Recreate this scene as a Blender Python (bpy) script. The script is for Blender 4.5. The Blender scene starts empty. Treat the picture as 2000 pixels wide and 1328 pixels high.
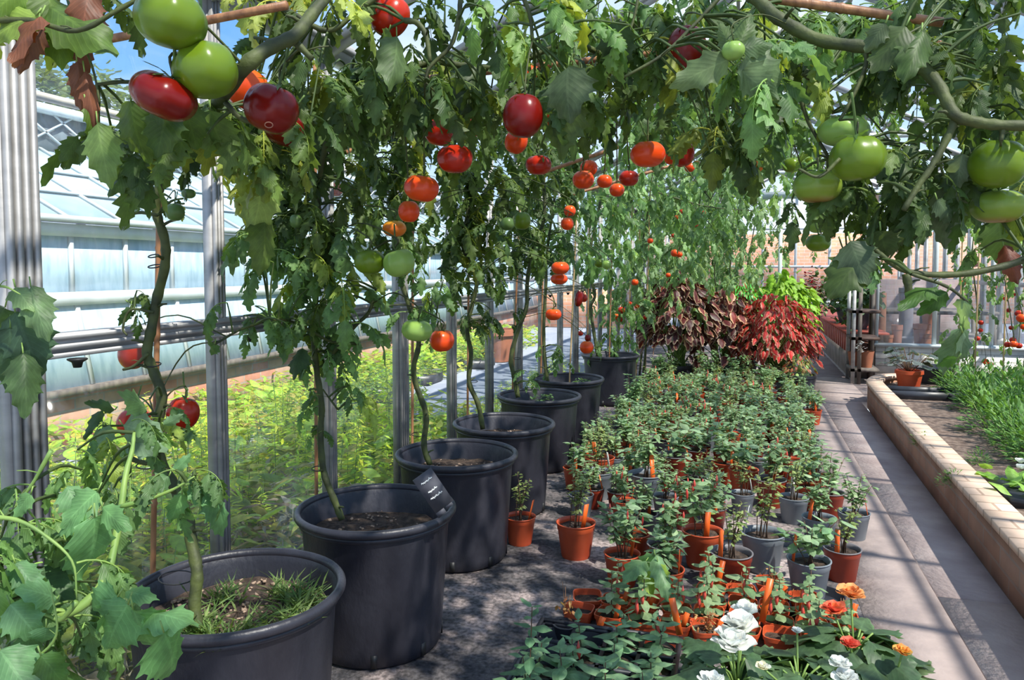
import bpy, math, random
import numpy as np
from mathutils import Vector, Matrix

random.seed(7)
RNG = np.random.default_rng(11)
PI = math.pi
S = bpy.context.scene
COL = S.collection

# ------------------------------------------------------------------ camera, world, sun, exposure
FPX = 1480.0
YAW = math.radians(16.9)
PITCH = math.radians(3.2)
CAM_Z = 1.2
CY = 525 + FPX * math.tan(PITCH)
cd = bpy.data.cameras.new('camera')
cam = bpy.data.objects.new('camera', cd)
COL.objects.link(cam)
cam.location = (0, 0, CAM_Z)
cam.rotation_euler = (PI / 2 - PITCH, 0, YAW)
cd.sensor_width = 36
cd.lens = FPX * 36 / 2000
cd.shift_y = -(664 - CY) / 2000
cd.clip_start = 0.05
cd.clip_end = 400
S.camera = cam
RC = cam.rotation_euler.to_matrix()
O = Vector((0, 0, CAM_Z))

S.view_settings.view_transform = 'Standard'
S.view_settings.look = 'None'
S.view_settings.gamma = 1
S.view_settings.use_curve_mapping = False
S.view_settings.exposure = 0.55

w = bpy.data.worlds.new('sky')
S.world = w
w.use_nodes = True
nt = w.node_tree
nt.nodes.clear()
n_out = nt.nodes.new('ShaderNodeOutputWorld')
n_bg = nt.nodes.new('ShaderNodeBackground')
n_tc = nt.nodes.new('ShaderNodeTexCoord')
n_sep = nt.nodes.new('ShaderNodeSeparateXYZ')
n_ramp = nt.nodes.new('ShaderNodeValToRGB')
n_ramp.color_ramp.elements[0].position = 0.0
n_ramp.color_ramp.elements[0].color = (0.62, 0.76, 0.88, 1)
n_ramp.color_ramp.elements[1].position = 0.6
n_ramp.color_ramp.elements[1].color = (0.13, 0.31, 0.68, 1)
e = n_ramp.color_ramp.elements.new(0.22)
e.color = (0.16, 0.40, 0.82, 1)
n_map = nt.nodes.new('ShaderNodeMapping')
n_map.inputs['Scale'].default_value = (1.2, 1.2, 2.6)
n_map.inputs['Location'].default_value = (0.35, 0.1, 0.2)
n_noise = nt.nodes.new('ShaderNodeTexNoise')
n_noise.inputs['Scale'].default_value = 1.7
n_noise.inputs['Detail'].default_value = 8
n_cr = nt.nodes.new('ShaderNodeValToRGB')
n_cr.color_ramp.elements[0].position = 0.46
n_cr.color_ramp.elements[0].color = (0, 0, 0, 1)
n_cr.color_ramp.elements[1].position = 0.68
n_cr.color_ramp.elements[1].color = (1, 1, 1, 1)
n_mix = nt.nodes.new('ShaderNodeMixRGB')
n_mix.inputs['Color2'].default_value = (0.95, 0.98, 1.0, 1)
L = nt.links.new
L(n_tc.outputs['Generated'], n_sep.inputs[0])
L(n_sep.outputs['Z'], n_ramp.inputs[0])
L(n_tc.outputs['Generated'], n_map.inputs[0])
L(n_map.outputs[0], n_noise.inputs['Vector'])
L(n_noise.outputs['Fac'], n_cr.inputs[0])
L(n_cr.outputs[0], n_mix.inputs['Fac'])
L(n_ramp.outputs[0], n_mix.inputs['Color1'])
L(n_mix.outputs[0], n_bg.inputs['Color'])
L(n_bg.outputs[0], n_out.inputs['Surface'])
n_bg.inputs['Strength'].default_value = 1.1

sd = bpy.data.lights.new('sun', 'SUN')
sd.energy = 6.0
sd.angle = math.radians(0.9)
sd.color = (1.0, 0.95, 0.86)
sun = bpy.data.objects.new('sun', sd)
COL.objects.link(sun)
sun.rotation_euler = Vector((0.64, -0.36, 1.0)).to_track_quat('Z', 'Y').to_euler()


def ray(px, py):
    return RC @ Vector(((px - 1000) / FPX, -(py - CY) / FPX, -1))


def at(px, py, d):                 # a point seen at that pixel, d metres ahead
    return O + ray(px, py) * d


def on_z(px, py, z):
    r = ray(px, py)
    return O + r * ((z - CAM_Z) / r.z)


def on_x(px, py, x):
    r = ray(px, py)
    return O + r * (x / r.x)


def on_y(px, py, y):
    r = ray(px, py)
    return O + r * (y / r.y)


# ------------------------------------------------------------------ materials
MATS = {}


def new_mat(name):
    m = bpy.data.materials.new(name)
    m.use_nodes = True
    m.node_tree.nodes.clear()
    MATS[name] = m
    return m, m.node_tree


def nd(t, kind, **kw):
    n = t.nodes.new('ShaderNode' + kind)
    for k, v in kw.items():
        if hasattr(n, k) and not k[0].isupper():
            setattr(n, k, v)
        else:
            n.inputs[k.replace('_', ' ')].default_value = v
    return n


def c4(c):
    return (c[0], c[1], c[2], 1)


def ramp(t, fac, stops):
    r = t.nodes.new('ShaderNodeValToRGB')
    cr = r.color_ramp
    while len(cr.elements) < len(stops):
        cr.elements.new(0.5)
    for e, (p, c) in zip(cr.elements, stops):
        e.position = p
        e.color = c4(c)
    t.links.new(fac, r.inputs[0])
    return r.outputs[0]


def plain(name, c, c2=None, rough=0.6, scale=8.0, metal=0.0, bump=0.0, spec=0.5, detail=5, stretch=(1, 1, 1), lo=0.35, hi=0.65, coat=0.0, bscale=None):
    """principled surface whose own colour wanders between two tones, with a fine bump"""
    m, t = new_mat(name)
    out = t.nodes.new('ShaderNodeOutputMaterial')
    b = t.nodes.new('ShaderNodeBsdfPrincipled')
    b.inputs['Roughness'].default_value = rough
    b.inputs['Metallic'].default_value = metal
    b.inputs['Specular IOR Level'].default_value = spec
    b.inputs['Coat Weight'].default_value = coat
    b.inputs['Base Color'].default_value = c4(c)
    if c2 is not None or bump:
        tc = t.nodes.new('ShaderNodeTexCoord')
        mp = t.nodes.new('ShaderNodeMapping')
        mp.inputs['Scale'].default_value = stretch
        t.links.new(tc.outputs['Object'], mp.inputs[0])
        n = t.nodes.new('ShaderNodeTexNoise')
        n.inputs['Scale'].default_value = scale
        n.inputs['Detail'].default_value = detail
        t.links.new(mp.outputs[0], n.inputs['Vector'])
        if c2 is not None:
            t.links.new(ramp(t, n.outputs['Fac'], [(lo, c), (hi, c2)]), b.inputs['Base Color'])
        if bump:
            n2 = n
            if bscale:
                n2 = t.nodes.new('ShaderNodeTexNoise')
                n2.inputs['Scale'].default_value = bscale
                n2.inputs['Detail'].default_value = 6
                t.links.new(mp.outputs[0], n2.inputs['Vector'])
            bp = t.nodes.new('ShaderNodeBump')
            bp.inputs['Strength'].default_value = bump
            bp.inputs['Distance'].default_value = 0.02
            t.links.new(n2.outputs['Fac'], bp.inputs['Height'])
            t.links.new(bp.outputs[0], b.inputs['Normal'])
    t.links.new(b.outputs[0], out.inputs[0])
    return m


def leaf_mat(name, trans=0.35, rough=0.5, veins=0.28, tint=(2.2, 2.0, 0.95)):
    """leaf: own colour per vertex ('Col'), veins from the leaf's own coordinates ('luv'), light passes through"""
    m, t = new_mat(name)
    k = t.links.new
    out = t.nodes.new('ShaderNodeOutputMaterial')
    b = t.nodes.new('ShaderNodeBsdfPrincipled')
    b.inputs['Roughness'].default_value = rough
    b.inputs['Specular IOR Level'].default_value = 0.4
    at_ = nd(t, 'Attribute', attribute_name='Col')
    uv = nd(t, 'Attribute', attribute_name='luv')
    sp = t.nodes.new('ShaderNodeSeparateXYZ')
    k(uv.outputs['Vector'], sp.inputs[0])
    ab = nd(t, 'Math', operation='ABSOLUTE')
    k(sp.outputs['Y'], ab.inputs[0])
    a1 = nd(t, 'Math', operation='MULTIPLY')
    a1.inputs[1].default_value = 9
    k(sp.outputs['X'], a1.inputs[0])
    a2 = nd(t, 'Math', operation='MULTIPLY')
    a2.inputs[1].default_value = 3
    k(ab.outputs[0], a2.inputs[0])
    a3 = nd(t, 'Math', operation='SUBTRACT')
    k(a1.outputs[0], a3.inputs[0])
    k(a2.outputs[0], a3.inputs[1])
    fr = nd(t, 'Math', operation='PINGPONG')
    fr.inputs[1].default_value = 0.5
    k(a3.outputs[0], fr.inputs[0])
    v1 = nd(t, 'Math', operation='LESS_THAN')
    v1.inputs[1].default_value = 0.06
    k(fr.outputs[0], v1.inputs[0])
    v2 = nd(t, 'Math', operation='LESS_THAN')
    v2.inputs[1].default_value = 0.05
    k(ab.outputs[0], v2.inputs[0])
    vm = nd(t, 'Math', operation='MAXIMUM')
    k(v1.outputs[0], vm.inputs[0])
    k(v2.outputs[0], vm.inputs[1])
    vs = nd(t, 'Math', operation='MULTIPLY')
    vs.inputs[1].default_value = veins
    k(vm.outputs[0], vs.inputs[0])
    tc = t.nodes.new('ShaderNodeTexCoord')
    nz = nd(t, 'TexNoise', Scale=40.0, Detail=4.0)
    k(tc.outputs['Object'], nz.inputs['Vector'])
    nr = ramp(t, nz.outputs['Fac'], [(0.3, (0.72, 0.72, 0.72)), (0.7, (1.3, 1.3, 1.25))])
    mu = nd(t, 'MixRGB', blend_type='MULTIPLY')
    mu.inputs[0].default_value = 1
    k(at_.outputs['Color'], mu.inputs[1])
    k(nr, mu.inputs[2])
    mx = nd(t, 'MixRGB', blend_type='MIX')
    k(vs.outputs[0], mx.inputs[0])
    k(mu.outputs[0], mx.inputs[1])
    li = nd(t, 'MixRGB', blend_type='MULTIPLY')
    li.inputs[0].default_value = 1
    k(mu.outputs[0], li.inputs[1])
    li.inputs[2].default_value = (2.4, 2.2, 2.2, 1)
    k(li.outputs[0], mx.inputs[2])
    k(mx.outputs[0], b.inputs['Base Color'])
    bp = t.nodes.new('ShaderNodeBump')
    bp.inputs['Strength'].default_value = 0.35
    bp.inputs['Distance'].default_value = 0.0015
    bp.invert = True
    k(fr.outputs[0], bp.inputs['Height'])
    k(bp.outputs[0], b.inputs['Normal'])
    tr = t.nodes.new('ShaderNodeBsdfTranslucent')
    tm = nd(t, 'MixRGB', blend_type='MULTIPLY')
    tm.inputs[0].default_value = 1
    k(mu.outputs[0], tm.inputs[1])
    tm.inputs[2].default_value = c4(tint)
    k(tm.outputs[0], tr.inputs[0])
    ms = t.nodes.new('ShaderNodeMixShader')
    ms.inputs[0].default_value = trans
    k(b.outputs[0], ms.inputs[1])
    k(tr.outputs[0], ms.inputs[2])
    k(ms.outputs[0], out.inputs[0])
    return m


def glass_mat(name, dirt=0.06, tint=(0.97, 0.98, 0.98), scale=3.0, gloss=0.06):
    m, t = new_mat(name)
    k = t.links.new
    out = t.nodes.new('ShaderNodeOutputMaterial')
    tp = t.nodes.new('ShaderNodeBsdfTransparent')
    tp.inputs[0].default_value = c4(tint)
    gl = t.nodes.new('ShaderNodeBsdfGlossy')
    gl.inputs['Roughness'].default_value = 0.03
    df = t.nodes.new('ShaderNodeBsdfTranslucent')
    df.inputs[0].default_value = (0.8, 0.84, 0.85, 1)
    d2 = t.nodes.new('ShaderNodeBsdfDiffuse')
    d2.inputs[0].default_value = (0.75, 0.78, 0.8, 1)
    dd = t.nodes.new('ShaderNodeMixShader')
    k(df.outputs[0], dd.inputs[1])
    k(d2.outputs[0], dd.inputs[2])
    m1 = t.nodes.new('ShaderNodeMixShader')
    m1.inputs[0].default_value = gloss
    k(tp.outputs[0], m1.inputs[1])
    k(gl.outputs[0], m1.inputs[2])
    tc = t.nodes.new('ShaderNodeTexCoord')
    nz = nd(t, 'TexNoise', Scale=scale, Detail=6.0)
    k(tc.outputs['Object'], nz.inputs['Vector'])
    r = ramp(t, nz.outputs['Fac'], [(0.35, (dirt * .4,) * 3), (0.7, (dirt * 1.8,) * 3)])
    m2 = t.nodes.new('ShaderNodeMixShader')
    k(r, m2.inputs[0])
    k(m1.outputs[0], m2.inputs[1])
    k(dd.outputs[0], m2.inputs[2])
    k(m2.outputs[0], out.inputs[0])
    return m


def brick_mat(name, c1, c2, mortar, scale=1.0, bw=0.23, rh=0.075, axis='XZ', rough=0.85):
    m, t = new_mat(name)
    k = t.links.new
    out = t.nodes.new('ShaderNodeOutputMaterial')
    b = t.nodes.new('ShaderNodeBsdfPrincipled')
    b.inputs['Roughness'].default_value = rough
    tc = t.nodes.new('ShaderNodeTexCoord')
    sp = t.nodes.new('ShaderNodeSeparateXYZ')
    cb = t.nodes.new('ShaderNodeCombineXYZ')
    k(tc.outputs['Object'], sp.inputs[0])
    k(sp.outputs[axis[0]], cb.inputs[0])
    k(sp.outputs[axis[1]], cb.inputs[1])
    br = t.nodes.new('ShaderNodeTexBrick')
    br.inputs['Color1'].default_value = c4(c1)
    br.inputs['Color2'].default_value = c4(c2)
    br.inputs['Mortar'].default_value = c4(mortar)
    br.inputs['Scale'].default_value = scale
    br.inputs['Brick Width'].default_value = bw
    br.inputs['Row Height'].default_value = rh
    br.inputs['Mortar Size'].default_value = 0.006
    k(cb.outputs[0], br.inputs['Vector'])
    nz = nd(t, 'TexNoise', Scale=6.0, Detail=6.0)
    k(tc.outputs['Object'], nz.inputs['Vector'])
    nr = ramp(t, nz.outputs['Fac'], [(0.3, (0.75, 0.75, 0.75)), (0.75, (1.25, 1.22, 1.2))])
    mu = nd(t, 'MixRGB', blend_type='MULTIPLY')
    mu.inputs[0].default_value = 1
    k(br.outputs['Color'], mu.inputs[1])
    k(nr, mu.inputs[2])
    k(mu.outputs[0], b.inputs['Base Color'])
    bp = t.nodes.new('ShaderNodeBump')
    bp.inputs['Strength'].default_value = 0.5
    bp.inputs['Distance'].default_value = 0.01
    bp.invert = True
    k(br.outputs['Fac'], bp.inputs['Height'])
    k(bp.outputs[0], b.inputs['Normal'])
    k(b.outputs[0], out.inputs[0])
    return m


LEAF = leaf_mat('tomato_leaf')
LEAF_SMALL = leaf_mat('small_leaf', trans=0.3, rough=0.45, veins=0.2)
LEAF_OUT = leaf_mat('outdoor_leaf', trans=0.4, rough=0.6, veins=0.1)
COLEUS = leaf_mat('coleus_leaf', trans=0.25, rough=0.5, veins=0.1, tint=(1.5, 1.3, .8))
PETAL = leaf_mat('petal', trans=0.3, rough=0.6, veins=0.0, tint=(1, 1, 1))
STEM = plain('stem_green', (0.080, 0.100, 0.022), (0.034, 0.042, 0.013), rough=0.65, scale=25, bump=0.3)
STEM_NEW = plain('stem_fresh', (0.24, 0.36, 0.08), (0.15, 0.26, 0.06), rough=0.55, scale=20)
STEM_WOOD = plain('stem_brown', (0.16, 0.09, 0.05), (0.08, 0.05, 0.03), rough=0.8, scale=30)
BAMBOO = plain('bamboo', (0.42, 0.20, 0.085), (0.25, 0.11, 0.05), rough=0.5, scale=12, stretch=(6, 6, 1), bump=0.15)
BAMBOO_PALE = plain('bamboo_pale', (0.55, 0.38, 0.18), (0.40, 0.26, 0.12), rough=0.5, scale=12, stretch=(6, 6, 1))
ALU = plain('aluminium', (0.45, 0.44, 0.43), (0.29, 0.285, 0.28), rough=0.5, metal=0.35, scale=5, stretch=(1, 1, 3), bump=0.1)
ALU_WHITE = plain('white_paint_metal', (0.72, 0.75, 0.76), (0.5, 0.53, 0.54), rough=0.5, scale=4)
WHITE_WOOD = plain('white_painted_wood', (0.64, 0.70, 0.71), (0.50, 0.55, 0.56), rough=0.6, scale=5, bump=0.1)
DARK_WOOD = plain('dark_wood', (0.10, 0.055, 0.04), (0.05, 0.03, 0.025), rough=0.7, scale=8, stretch=(3, 3, .6))
GREY_WOOD = plain('grey_wood', (0.20, 0.17, 0.14), (0.11, 0.09, 0.08), rough=0.8, scale=8, stretch=(3, 3, .6), bump=.2)
GLASS = glass_mat('clear_glass', dirt=0.035)
ROOF_GLASS = glass_mat('roof_glass', dirt=0.10, scale=2.0)
PALE_GLASS = plain('whitewashed_glass', (0.46, 0.62, 0.72), (0.30, 0.45, 0.56), rough=0.25, scale=14, stretch=(1, 1.5, .35), detail=8, lo=.42, hi=.72)
PALE_ROOF = plain('whitewashed_roof_glass', (0.47, 0.62, 0.68), (0.38, 0.53, 0.60), rough=0.35, scale=3, lo=.4, hi=.6)
DARK_GLASS = plain('dark_glass', (0.16, 0.20, 0.22), (0.10, 0.12, 0.13), rough=0.2, scale=8)
POT_BLACK = plain('black_plastic_pot', (0.018, 0.018, 0.026), (0.045, 0.045, 0.058), rough=0.42, scale=7, bump=0.12, bscale=60, stretch=(1, 1, 0.5), lo=.4, hi=.75)
TRAY_BLACK = plain('black_tray_plastic', (0.018, 0.02, 0.026), (0.05, 0.055, 0.07), rough=0.4, scale=6)
POT_RED = plain('brick_red_plastic', (0.36, 0.045, 0.018), (0.24, 0.03, 0.015), rough=0.45, scale=6)
POT_ORANGE = plain('orange_plastic', (0.62, 0.10, 0.03), (0.45, 0.065, 0.025), rough=0.45, scale=6)
POT_GREY = plain('grey_plastic', (0.15, 0.17, 0.20), (0.24, 0.27, 0.30), rough=0.45, scale=6)
TERRACOTTA = plain('terracotta', (0.45, 0.16, 0.08), (0.33, 0.12, 0.07), rough=0.8, scale=6)
RIM_GREY = plain('grey_rim_plastic', (0.20, 0.19, 0.20), (0.12, 0.11, 0.12), rough=0.5, scale=10)
SOIL = plain('soil', (0.035, 0.022, 0.016), (0.12, 0.08, 0.055), rough=0.95, scale=45, bump=1.0, lo=.4, hi=.72)
SOIL_PALE = plain('perlite_crumb', (0.42, 0.30, 0.22), (0.25, 0.17, 0.12), rough=0.9, scale=30)
LABEL_ORANGE = plain('orange_label', (0.85, 0.14, 0.02), rough=0.4)
LABEL_WHITE = plain('white_label', (0.75, 0.75, 0.72), rough=0.5)
SLATE = plain('slate', (0.06, 0.06, 0.075), (0.10, 0.10, 0.12), rough=0.6, scale=14)
CHALK = plain('chalk_ink', (0.85, 0.87, 0.85), rough=0.7)
WIRE = plain('dark_tie', (0.02, 0.02, 0.02), rough=0.5)
DRY = plain('dry_straw', (0.42, 0.38, 0.30), (0.28, 0.22, 0.15), rough=0.9, scale=20)
RED_SLAT = plain('red_painted_slat', (0.40, 0.06, 0.03), (0.28, 0.05, 0.03), rough=0.6, scale=9)
MARKER_PINK = plain('weathered_terracotta', (0.36, 0.17, 0.11), (0.24, 0.11, 0.07), rough=0.9, scale=10)


def skin_mat(name, c, c2, lo=.35, hi=.7, scale=10.0, rough=0.27, shoulder=None, blush=None):
    """tomato skin: top shoulder and blossom-end tones belong to the fruit itself"""
    m, t = new_mat(name)
    k = t.links.new
    out = t.nodes.new('ShaderNodeOutputMaterial')
    b = t.nodes.new('ShaderNodeBsdfPrincipled')
    b.inputs['Roughness'].default_value = rough
    b.inputs['Specular IOR Level'].default_value = 0.38
    b.inputs['Subsurface Weight'].default_value = 0.08
    b.inputs['Subsurface Scale'].default_value = 0.01
    tc = t.nodes.new('ShaderNodeTexCoord')
    nz = nd(t, 'TexNoise', Scale=scale, Detail=3.0)
    k(tc.outputs['Object'], nz.inputs['Vector'])
    col = ramp(t, nz.outputs['Fac'], [(lo, c), (hi, c2)])
    sp = t.nodes.new('ShaderNodeSeparateXYZ')
    k(tc.outputs['Object'], sp.inputs[0])
    for zz, cc in ((1, shoulder), (-1, blush)):
        if cc is None:
            continue
        mr = t.nodes.new('ShaderNodeMapRange')
        mr.inputs['From Min'].default_value = zz * 0.006 if zz > 0 else -0.020
        mr.inputs['From Max'].default_value = zz * 0.034
        k(sp.outputs['Z'], mr.inputs['Value'])
        mx = nd(t, 'MixRGB', blend_type='MIX')
        k(mr.outputs[0], mx.inputs[0])
        k(col, mx.inputs[1])
        mx.inputs[2].default_value = c4(cc)
        col = mx.outputs[0]
    k(col, b.inputs['Base Color'])
    k(b.outputs[0], out.inputs[0])
    return m


SKIN = {
    'red': skin_mat('skin_ripe_red', (0.28, 0.007, 0.003), (0.46, 0.020, 0.004), shoulder=(0.52, 0.035, 0.006)),
    'dark': skin_mat('skin_deep_red', (0.11, 0.0015, 0.001), (0.20, 0.005, 0.002)),
    'bright': skin_mat('skin_orange_red', (0.62, 0.030, 0.006), (0.78, 0.075, 0.008), shoulder=(0.80, 0.13, 0.01)),
    'orange': skin_mat('skin_orange', (0.80, 0.26, 0.02), (0.75, 0.16, 0.02), shoulder=(0.7, 0.42, 0.03)),
    'green': skin_mat('skin_green', (0.080, 0.145, 0.007), (0.15, 0.235, 0.012), rough=.28),
    'lime': skin_mat('skin_pale_green', (0.20, 0.34, 0.06), (0.27, 0.42, 0.09), rough=.3),
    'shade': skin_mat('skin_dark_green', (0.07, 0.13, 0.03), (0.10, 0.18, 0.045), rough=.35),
    'blush': skin_mat('skin_green_blushed', (0.14, 0.24, 0.03), (0.23, 0.31, 0.035), blush=(0.32, 0.12, 0.05), rough=.28),
}


# ------------------------------------------------------------------ mesh building
class MB:
    def __init__(s):
        s.V, s.T, s.Q, s.C, s.U, s.n = [], [], [], [], [], 0

    def add(s, V, T=None, Q=None, col=(1, 1, 1), uv=None):
        V = np.asarray(V, float).reshape(-1, 3)
        n = len(V)
        s.V.append(V)
        if T is not None and len(T):
            s.T.append(np.asarray(T, int).reshape(-1, 3) + s.n)
        if Q is not None and len(Q):
            s.Q.append(np.asarray(Q, int).reshape(-1, 4) + s.n)
        c = np.asarray(col, float)
        s.C.append(np.broadcast_to(c, (n, 3)) if c.ndim == 1 else c)
        s.U.append(np.zeros((n, 3)) if uv is None else uv)
        s.n += n
        return s

    def inst(s, tpl, R, Pn, col):
        """copies of a leaf template; R (N,3,3) already scaled, Pn (N,3), col (N,3)"""
        V, T, U, K = tpl                      # K: per-vertex colour factor (n,3); stalk vertices carry K<0 in x
        N = len(Pn)
        if N == 0:
            return s
        n = len(V)
        W = np.einsum('nij,vj->nvi', R, V) + Pn[:, None, :]
        kk = np.abs(K)
        C = col[:, None, :] * kk[None]
        st = K[:, 0] < 0
        if st.any():
            C[:, st, :] = col[:, None, :] * np.array([1.6, 1.4, 1.2]) + np.array([.02, .025, 0.005])
        s.V.append(W.reshape(-1, 3))
        s.T.append((T[None] + (np.arange(N) * n)[:, None, None]).reshape(-1, 3) + s.n)
        s.C.append(C.reshape(-1, 3))
        s.U.append(np.broadcast_to(U[None], (N, n, 3)).reshape(-1, 3))
        s.n += N * n
        return s

    # simple solids
    def box(s, c, size, rot=None, col=(1, 1, 1)):
        x, y, z = [a / 2 for a in size]
        V = np.array([(-x, -y, -z), (x, -y, -z), (x, y, -z), (-x, y, -z), (-x, -y, z), (x, -y, z), (x, y, z), (-x, y, z)])
        if rot is not None:
            V = V @ np.array(rot.to_3x3() if hasattr(rot, 'to_3x3') else rot).T
        V = V + np.array(c)
        return s.add(V, Q=[(0, 3, 2, 1), (4, 5, 6, 7), (0, 1, 5, 4), (1, 2, 6, 5), (2, 3, 7, 6), (3, 0, 4, 7)], col=col)

    def bb(s, a, b, col=(1, 1, 1)):
        a, b = np.array(a, float), np.array(b, float)
        return s.box((a + b) / 2, np.abs(b - a), col=col)

    def beam(s, a, b, w, h, up=(0, 0, 1)):
        a, b = Vector(a), Vector(b)
        d = (b - a)
        y = d.normalized()
        x = y.cross(Vector(up)).normalized()
        z = x.cross(y)
        R = np.array([[x[i], y[i], z[i]] for i in range(3)])
        return s.box((a + b) / 2, (w, d.length, h), rot=R)

    def tube(s, pts, rad, k=8, col=(1, 1, 1), cap=True):
        P_ = np.array([tuple(p) for p in pts], float)
        n = len(P_)
        r = np.broadcast_to(np.asarray(rad, float), (n,)) if np.ndim(rad) else np.full(n, rad)
        tg = np.gradient(P_, axis=0)
        tg /= np.linalg.norm(tg, axis=1)[:, None] + 1e-12
        ref = np.array([0., 0, 1]) if abs(tg[0][2]) < .9 else np.array([1., 0, 0])
        V = []
        x = np.cross(tg[0], ref)
        x /= np.linalg.norm(x)
        ang = np.arange(k) * 2 * PI / k
        for i in range(n):
            x = x - tg[i] * x.dot(tg[i])
            x /= np.linalg.norm(x) + 1e-12
            y = np.cross(tg[i], x)
            V.append(P_[i] + r[i] * (np.cos(ang)[:, None] * x + np.sin(ang)[:, None] * y))
        V = np.concatenate(V)
        Q = []
        for i in range(n - 1):
            for j in range(k):
                j2 = (j + 1) % k
                Q.append((i * k + j, i * k + j2, (i + 1) * k + j2, (i + 1) * k + j))
        T = []
        if cap:
            V = np.vstack([V, P_[0], P_[-1]])
            a, b = n * k, n * k + 1
            for j in range(k):
                j2 = (j + 1) % k
                T.append((a, j2, j))
                T.append((b, (n - 1) * k + j, (n - 1) * k + j2))
        return s.add(V, T, Q, col)

    def lathe(s, prof, k=48, c=(0, 0, 0), col=(1, 1, 1), wob=None):
        """prof: (r, z) list; r=0 closes"""
        ang = np.arange(k) * 2 * PI / k
        V, rings = [], []
        base = 0
        for r, z in prof:
            if r <= 1e-6:
                V.append([(0, 0, z)])
                rings.append((base, 1))
                base += 1
            else:
                V.append(np.stack([r * np.cos(ang), r * np.sin(ang), np.full(k, z)], 1))
                rings.append((base, k))
                base += k
        Q, T = [], []
        for (a, na), (b, nb) in zip(rings, rings[1:]):
            for j in range(k):
                j2 = (j + 1) % k
                if na > 1 and nb > 1:
                    Q.append((a + j, a + j2, b + j2, b + j))
                elif na > 1:
                    T.append((a + j, a + j2, b))
                elif nb > 1:
                    T.append((a, b + j2, b + j))
        V = np.concatenate([np.array(v, float) for v in V]) + np.array(c)
        return s.add(V, T, Q, col)

    def build(s, name, m, parent=None, smooth=False, sharp=None):
        me = bpy.data.meshes.new(name)
        V = np.concatenate(s.V) if s.V else np.zeros((0, 3))
        T = np.concatenate(s.T) if s.T else np.zeros((0, 3), int)
        Q = np.concatenate(s.Q) if s.Q else np.zeros((0, 4), int)
        me.vertices.add(len(V))
        me.vertices.foreach_set('co', V.ravel())
        nl = T.size + Q.size
        me.loops.add(nl)
        me.loops.foreach_set('vertex_index', np.concatenate([T.ravel(), Q.ravel()]).astype(np.int32))
        me.polygons.add(len(T) + len(Q))
        st = np.concatenate([np.arange(len(T)) * 3, T.size + np.arange(len(Q)) * 4]).astype(np.int32)
        me.polygons.foreach_set('loop_start', st)
        me.update(calc_edges=True)
        me.validate()
        C = np.concatenate(s.C)
        if not np.allclose(C, 1):
            a = me.color_attributes.new('Col', 'FLOAT_COLOR', 'POINT')
            a.data.foreach_set('color', np.hstack([C, np.ones((len(C), 1))]).astype(np.float32).ravel())
            u = me.attributes.new('luv', 'FLOAT_VECTOR', 'POINT')
            u.data.foreach_set('vector', np.concatenate(s.U).astype(np.float32).ravel())
        if smooth:
            me.shade_smooth()
            if sharp:
                me.set_sharp_from_angle(angle=math.radians(sharp))
        for mm in (m if isinstance(m, (list, tuple)) else [m]):
            me.materials.append(mm)
        o = bpy.data.objects.new(name, me)
        COL.objects.link(o)
        if parent is not None:
            o.parent = parent
        return o


def smooth_path(pts, per=6):
    """Catmull-Rom through the points"""
    P_ = np.array([tuple(p) for p in pts], float)
    P_ = np.vstack([2 * P_[0] - P_[1], P_, 2 * P_[-1] - P_[-2]])
    out = []
    for i in range(1, len(P_) - 2):
        for t in np.linspace(0, 1, per, endpoint=False):
            a, b, c, d = P_[i - 1:i + 3]
            out.append(.5 * ((2 * b) + (-a + c) * t + (2 * a - 5 * b + 4 * c - d) * t * t + (-a + 3 * b - 3 * c + d) * t ** 3))
    out.append(P_[-2])
    return np.array(out)


def tag(o, label=None, cat=None, group=None, kind=None):
    if label:
        o['label'] = label
    if cat:
        o['category'] = cat
    if group:
        o['group'] = group
    if kind:
        o['kind'] = kind
    return o


def empty(name, loc=(0, 0, 0), label=None, cat=None, group=None, rz=0.0):
    o = bpy.data.objects.new(name, None)
    o.empty_display_size = 0.05
    COL.objects.link(o)
    o.location = loc
    o.rotation_euler = (0, 0, rz)
    return tag(o, label, cat, group)


def struct(name, mb, m, **kw):
    return tag(mb.build(name, m, **kw), kind='structure')


def copy_tree(o, parent=None):
    c = o.copy()
    COL.objects.link(c)
    c.parent = parent
    for ch in o.children:
        copy_tree(ch, c)
    return c


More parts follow.
